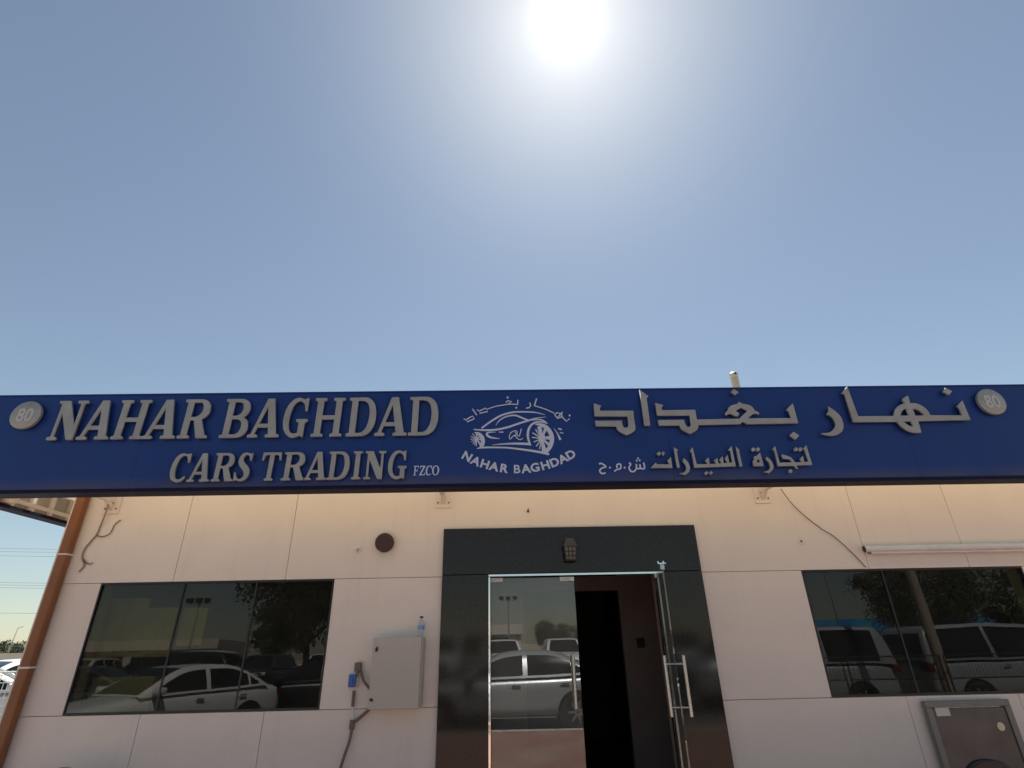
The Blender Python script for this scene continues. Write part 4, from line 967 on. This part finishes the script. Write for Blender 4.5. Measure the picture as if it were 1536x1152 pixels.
    for s in (-1, 1):
        out.append(['headlight', MB().add([(xf-.06, s*b0[3]*.98, b0[2]-.10), (xf+.0, s*b0[3]*.55, b0[2]-.09), (xf-.02, s*b0[3]*.55, b0[2]+.01), (xf-.40, s*(b0[3]+.105), b0[2]+.055), (xf-.36, s*(b0[3]+.10), b0[2]-.05),
              (xf-.3, s*b0[3]*.55, b0[2]-.05)], [(0,1,2,3,4),(5,2,1),(5,3,2),(5,4,3),(5,0,4),(5,1,0)]).mesh('headlight'), 'lamp', []])
        out.append(['tail_light', MB().box((xr+.0, min(s*b9[3]*.62, s*b9[3]*1.02), b9[2]-.22), (xr+.18, max(s*b9[3]*.62, s*b9[3]*1.02), b9[2]-.04)).mesh('tail_light', bevel=.03), 'tail', []])
        mx_ = wins[0][0]-.05; zb_ = zbelt(mx_)+.03
        out.append(['wing_mirror', MB().box((mx_-.10, min(s*(wb+.01), s*(wb+.20)), zb_), (mx_+.10, max(s*(wb+.01), s*(wb+.20)), zb_+.13)).mesh('wing_mirror', bevel=.04), 'P', []])
        for (a, b) in wins[:2]:
            x = b+.14; yy = s*(K['W']/2*.985); z = zbelt(x)-.13
            out.append(['door_handle', MB().box((x-.09, min(yy, yy+s*.03), z-.014), (x+.09, max(yy, yy+s*.03), z+.014)).mesh('door_handle', bevel=.008), 'chrome', []])
        for xg in [w_[1]+.05 for w_ in wins[:2]]+[wins[0][0]+.02]:
            pass
    out.append(['grille', MB().box((xf-.10, -b0[3]*.5, b0[1]+.18), (xf+.012, b0[3]*.5, b0[2]-.10)).mesh('grille', bevel=.02), 'black', []])
    out.append(['number_plate', MB().box((xr-.012, -.26, .62), (xr+.1, .26, .73)).mesh('number_plate'), 'white_plastic', []])
    return out
CARS = {k: car_meshes(k) for k in KINDS}
def car(kind, colour, x, y, rz, label, group):
    r = empty({'sedan': 'parked_sedan', 'suv': 'parked_suv', 'van': 'parked_van'}[kind], (x, y, .012), label, 'car' if kind != 'van' else 'van', group, rz)
    for nm, me, mk, subs in CARS[kind]:
        o = bpy.data.objects.new(nm, me); COL.objects.link(o); o.parent = r
        if not me.materials: me.materials.append(None)
        o.material_slots[0].link = 'OBJECT'; o.material_slots[0].material = CP[colour] if mk == 'P' else M[mk]
        for sn, sm, smk in subs:
            q = bpy.data.objects.new(sn, sm); COL.objects.link(q); q.parent = o
            if not sm.materials: sm.materials.append(M[smk])
    return r
g1 = 'cars parked in front of the building, seen in the glass'
car('sedan', 'silver', .1, -8.3, math.pi, 'silver sedan parked side-on, reflected in the glass door', g1)
car('sedan', 'white', -7.1, -8.1, R(119), 'white sedan parked side-on, reflected in the left window', g1)
car('sedan', 'white', -13.0, -17.5, math.pi*.98, 'white sedan farther back at the left of the left window reflection', g1)
car('suv', 'black', -10.4, -13.6, math.pi*.97, 'black off-roader behind the white sedan in the left window reflection', g1)
car('sedan', 'black', -5.6, -12.9, R(168), 'black sedan at the right of the left window reflection', g1)
car('sedan', 'grey', -11.2, -10.4, R(168), 'dark grey sedan at the left of the left window reflection', g1)
car('van', 'silver', 7.2, -10.6, math.pi, 'silver grey van nearest the doorway in the right window reflection', g1)
car('van', 'silver', 13.1, -10.8, 0, 'silver van behind the pole in the right window reflection', g1)
car('suv', 'beige', 18.2, -10.4, math.pi, 'beige off-roader at the right end of the right window reflection', g1)
car('suv', 'grey', 4.4, -15.0, R(80), 'dark grey off-roader standing behind the silver sedan', g1)
g2 = 'cars in the far row of the car park'
cols = ['white', 'beige', 'white', 'white', 'grey', 'white', 'silver', 'white', 'white', 'white', 'beige', 'silver']
for i in range(12):
    x = -24+i*3.0
    car(['suv', 'suv', 'sedan', 'van'][i % 4], cols[i], x, -25-(i % 3)*.4, R(90+random.uniform(-4, 4)), ['first', 'second', 'third', 'fourth', 'fifth', 'sixth', 'seventh', 'eighth', 'ninth', 'tenth', 'eleventh', 'twelfth'][i]+' car from the left in the far row of the car park, '+cols[i], g2)
g3 = 'cars in the yard left of the building'
car('sedan', 'white', -10.6, 7.3, R(35), 'white sedan behind the wire fence, left of the downpipe', g3)
car('sedan', 'white', -14.6, 13.0, R(250), 'white sedan beyond the fence with its windscreen showing', g3)
car('suv', 'white', -21.5, 18.0, R(20), 'white off-roader farthest back in the yard', g3)

car('sedan', 'white', -13.2, 8.6, R(40), 'white sedan beside the one behind the wire fence', g3)
car('van', 'white', -30, 27, R(15), 'white van at the back of the yard before the boundary wall', g3)

# ------------------------------------------------------------------ wire fence in the yard
M['fence_white'] = mat('white coated wire', (0.72, 0.72, 0.70), 0.45)
M['post_blue'] = mat('dark blue post', (0.02, 0.022, 0.06), 0.5)
fn = empty('mesh_fence', (-7.2, 4.2, 0), 'white wire mesh fence panels on dark blue posts in the yard', 'fence')
fa, fb = Vector((-12.4, 1.5, 0)), Vector((-6.55, 4.6, 0))
for i in range(4):
    p0 = fa.lerp(fb, i/3)
    MB().tube([(p0.x, p0.y, 0), (p0.x, p0.y, 1.50)], .03, 10).build('post', M['post_blue'], fn, smooth=True)
for i in range(3):
    p0 = fa.lerp(fb, i/3+.008); p1 = fa.lerp(fb, (i+1)/3-.008); mbm = MB()
    for k in range(13):
        z = .12+k*.10; mbm.tube([(p0.x, p0.y, z), (p1.x, p1.y, z)], .006, 5)
    for k in range(41):
        q = p0.lerp(p1, k/40); mbm.tube([(q.x, q.y, .10), (q.x, q.y, 1.38)], .004, 4)
    for z in (.12, .75, 1.36): mbm.tube([(p0.x, p0.y, z), (p1.x, p1.y, z)], .012, 6)
    mbm.build('mesh_panel', M['fence_white'], fn)
# crowd barrier in front of the vans (seen in the right window)
M['rail'] = mat('dark painted rail', (0.03, 0.03, 0.03), 0.5)
for j, (x0, x1) in enumerate(((5.0, 7.0), (7.06, 9.06), (9.12, 11.1))):
    by = -7.3
    br = empty('barrier', ((x0+x1)/2, by, 0), ['dark barred railing nearest the doorway, seen in the right window', 'middle dark barred railing before the parked vans', 'dark barred railing farthest right before the parked vans'][j], 'railing', 'railings before the vans')
    t = MB()
    for z in (1.34, .92): t.tube([(x0, by, z), (x1, by, z)], .013, 8)
    t.build('rail', M['rail'], br)
    for xx in (x0+.02, x1-.02): MB().tube([(xx, by, 0), (xx, by, 1.34)], .016, 8).build('post', M['rail'], br)
    for k in range(1, 32): xx = x0+(x1-x0)*k/32; MB().tube([(xx, by, .92), (xx, by, 1.34)], .005, 5).build('bar', M['rail'], br)

# ------------------------------------------------------------------ poles and far things
M['pole'] = mat('pale wooden pole', (0.38, 0.33, 0.26), 0.8, var=0.25, scale=4, stretch=(1,1,.15))
M['galv'] = mat('galvanised steel', (0.42, 0.43, 0.43), 0.4, metal=0.6)
tag(MB().tube([(9.25, -7.6, 0), (9.25, -7.6, 4.2), (9.25, -7.6, 8.5)], [.12, .10, .085], 14).build('utility_pole', M['pole'], smooth=True), 'pale utility pole standing before the parked vans, seen in the right window', 'pole')
def lamp_post(x, y, h, label):
    l = empty('lamp_post', (x, y, 0), label, 'lamp post', 'floodlight posts in the car park')
    MB().tube([(x, y, 0), (x, y, h)], [.09, .06], 10).build('post', M['galv'], l, smooth=True)
    MB().box((x-.7, y-.04, h-.05), (x+.7, y+.04, h+.03)).build('crossarm', M['galv'], l)
    for dx in (-.6, 0, .6): MB().box((x+dx-.2, y-.02, h+.031), (x+dx+.2, y+.22, h+.3)).build('floodlight', M['lantern'], l, bevel=.02)
lamp_post(-21.5, -36, 5.2, 'floodlight post seen in the middle pane of the left window')
lamp_post(.5, -45, 5.0, 'floodlight post seen in the glass door')
lamp_post(26, -40, 7, 'floodlight post far right in the car park')

# shop with a blue sign across the car park
M['shop'] = mat('pale shop wall', (0.55, 0.50, 0.44), 0.7, var=0.1, scale=1)
M['shop_sign'] = mat('bright blue shop sign', (0.03, 0.16, 0.55), 0.4, col2=(0.05, 0.40, 0.55), scale=.7)
def shop(x0, x1, y, h, label):
    s = empty('shop_building', ((x0+x1)/2, y, 0), label, 'building', 'shops across the car park')
    MB().box((x0, y-8, 0), (x1, y, h)).build('wall', M['shop'], s)
    MB().box((x0-.2, y+.001, h-.9), (x1+.2, y+.35, h+.1)).build('sign_board', M['shop_sign'] if 'blue' in label else M['shop'], s)
    k = int((x1-x0)//3)
    for i in range(k):
        xx = x0+.5+i*3; wdw = MB().box((xx, y+.001, .6), (xx+2.2, y+.05, 2.2)).build('window', M['car_glass'], s)
        MB().box((xx-.06, y+.001, 2.201), (xx+2.26, y+.08, 2.28)).build('lintel', M['galv'], wdw)
shop(22, 46, -44, 3.6, 'low shop with bright blue sign across the car park')
shop(-14, 2, -60, 3.4, 'low pale shop behind the far row of cars')
shop(-60, -30, -58, 3.6, 'long low shop at the far left across the car park')

# ------------------------------------------------------------------ trees
M['bark'] = mat('grey brown bark', (0.16, 0.12, 0.09), 0.9, var=0.3, scale=5, bump=.4, bscale=20)
def leafmat(n, a, b):
    m = mat(n, a, 0.55, col2=b, scale=1.3); return m
M['leaf'] = leafmat('dark green leaves', (0.065, 0.095, 0.03), (0.03, 0.05, 0.016)); M['leaf2'] = leafmat('dusty green leaves', (0.09, 0.11, 0.05), (0.05, 0.065, 0.03))
def tree_meshes(h, trunk_h, rx, rz, nclump, nleaf, seed, lsize=.16):
    rnd = random.Random(seed); t = MB(); ends = []
    t.tube([(0,0,0), (rx*.04,.02,trunk_h*.5), (-rx*.03,.04,trunk_h), (0,.0,trunk_h+rz*.9)], [.17,.13,.11,.04], 9)
    for k in range(7):
        a = 2*math.pi*k/7+rnd.uniform(-.4,.4); z0 = trunk_h*rnd.uniform(.75,1.15); l = rx*rnd.uniform(.5,.85)
        t.tube([(0,.02,z0), (math.cos(a)*l*.5, math.sin(a)*l*.5, z0+rz*rnd.uniform(.2,.5)), (math.cos(a)*l, math.sin(a)*l, z0+rz*rnd.uniform(.4,1.1))], [.08,.05,.02], 6)
    c = MB(); cz = trunk_h+rz*.75
    for k in range(nclump):
        while True:
            u = Vector((rnd.uniform(-1,1), rnd.uniform(-1,1), rnd.uniform(-1,1)))
            if .25 < u.length < 1: break
        ctr = Vector((u.x*rx, u.y*rx, cz+u.z*rz)); cr = rnd.uniform(.16,.34)*rx
        for j in range(nleaf):
            d = Vector((rnd.gauss(0,1), rnd.gauss(0,1), rnd.gauss(0,.8)))*cr*.5; p = ctr+d
            n = Vector((rnd.gauss(0,1), rnd.gauss(0,1), rnd.gauss(.5,1))).normalized(); a = n.orthogonal().normalized(); a.rotate(Matrix.Rotation(rnd.uniform(0,6.28),3,n)); b = n.cross(a)
            s = lsize*rnd.uniform(.6,1.3)
            c.add([p-a*s, p-b*s*.4+n*s*.1, p+a*s, p+b*s*.4+n*s*.1], [(0,1,2,3)])
    me = bpy.data.meshes.new('crown'); me.from_pydata(c.v, [], c.f)
    return t.mesh('trunk', True), me
TM = [tree_meshes(6.5, 2.6, 2.5, 2.2, 75, 240, 3, .10), tree_meshes(5.5, 2.2, 2.2, 1.9, 60, 140, 11, .11), tree_meshes(3.4, .7, 1.8, 1.3, 36, 60, 23, .2)]
def tree(k, x, y, sc, rz, label, group, lm='leaf'):
    r = empty('broadleaf_tree', (x, y, 0), label, 'tree', group, rz); r.scale = (sc, sc, sc)
    for nm, me, mt in (('trunk', TM[k][0], M['bark']), ('crown', TM[k][1], M[lm])):
        o = bpy.data.objects.new(nm, me); COL.objects.link(o); o.parent = r
        if not me.materials: me.materials.append(None)
        o.material_slots[0].link = 'OBJECT'; o.material_slots[0].material = mt
g4 = 'trees in the car park'
tree(0, -7.9, -19, 1.05, 0, 'dark tree in the right pane of the left window reflection', g4)
tree(0, 17.0, -18.0, .82, 2.2, 'big dark tree behind the vans in the right window reflection', g4)
tree(1, 27.0, -24, 1.0, 1.0, 'tree beside the big one at the right of the right window', g4)
tree(1, 4.4, -36, .5, 4.0, 'round tree above the car seen in the glass door', g4)
tree(1, 6.6, -38, .62, .5, 'larger tree right of the round one behind the glass door reflection', g4)
tree(1, -16, -38, .9, 2.5, 'dark tree right of the floodlight post in the left window', g4)
tree(2, -11.5, -42, 1.2, 1.5, 'low tree between the post and the dark tree in the left window', g4)
NUM = ['first','second','third','fourth','fifth','sixth','seventh','eighth','ninth','tenth','eleventh','twelfth','thirteenth','fourteenth','fifteenth','sixteenth','seventeenth','eighteenth','nineteenth','twentieth','twenty-first','twenty-second','twenty-third','twenty-fourth','twenty-fifth','twenty-sixth']
g5 = 'far trees beyond the car park and yard'
i = 0
for x in range(-70, 71, 7):
    i += 1
    tree(2 if i % 3 else 1, x+random.uniform(-2,2), -66+random.uniform(-4,4), random.uniform(.45,.8), random.uniform(0,6), ['tall', 'squat', 'broad', 'narrow'][i % 4]+' dusty tree, %s from the left across the car park' % NUM[i-1], g5, 'leaf2')
for j in range(26):
    x = -104+j*2.6
    tree(2, x, 84+random.uniform(-6,6)-(j*.5), random.uniform(.75,1.15), random.uniform(0,6), 'low dusty tree, %s from the left in the line beyond the yard' % NUM[j], 'low trees beyond the yard', 'leaf2')
bw_ = MB().box((-120, 66, 0), (-30, 66.3, 1.7)).build('boundary_wall', M['shop']); tag(bw_, 'long low pale wall before the far trees beyond the yard', 'wall')

# power line crossing the sky beyond the yard
pw = empty('power_line', (-75, 62, 0), 'overhead power line with thin wires crossing the sky left of the building', 'power line')
for k, (s0, s1) in enumerate(((.196,.183), (.190,.178), (.182,.171), (.137,.127), (.133,.123), (.128,.119), (.085,.080), (.035,.03))):
    A = CAM+Vector((-1.9, 1, 0))*62+Vector((0,0,62*(s0+.045))); B = CAM+Vector((-.35,1,0))*62+Vector((0,0,62*(s1-.025)))
    pts = [A.lerp(B, t/10)-Vector((0,0,1.2*math.sin(math.pi*t/10))) for t in range(11)]
    MB().tube(pts, .015, 5).build('wire', M['galv'], pw)
for q, hgt in ((CAM+Vector((-1.9,1,0))*62, 18), (CAM+Vector((-.35,1,0))*62, 14)):
    t = MB(); 
    for sx in (-1,1):
        for sy in (-1,1): t.tube([(q.x+sx*1.2, q.y+sy*1.2, 0), (q.x+sx*.25, q.y+sy*.25, hgt)], .08, 5)
    for k in range(7):
        z = hgt*k/7; w_ = 1.2-.95*k/7; z2 = hgt*(k+1)/7; w2_ = 1.2-.95*(k+1)/7
        t.tube([(q.x-w_, q.y-w_, z), (q.x+w2_, q.y-w2_, z2)], .04, 4); t.tube([(q.x+w_, q.y-w_, z), (q.x-w2_, q.y-w2_, z2)], .04, 4)
    t.build('tower', M['galv'], pw)
    for k in range(3): MB().box((q.x-.1, q.y-2.5, hgt-1-k*3.2), (q.x+.1, q.y+2.5, hgt-.8-k*3.2)).build('crossarm', M['galv'], pw)
for x, y, h in ((-63, 72, 4.6), (-58.5, 70, 3.9)):
    o = MB().tube([(x, y, 0), (x+.3, y, h)], [.07,.04], 6); o.tube([(x+.3, y, h), (x+.9, y, h+.2)], .035, 5)
    tag(o.build('street_lamp', M['galv']), 'thin street lamp among the far trees, '+('the taller one' if h > 4.2 else 'the shorter one'), 'street lamp', 'far street lamps')
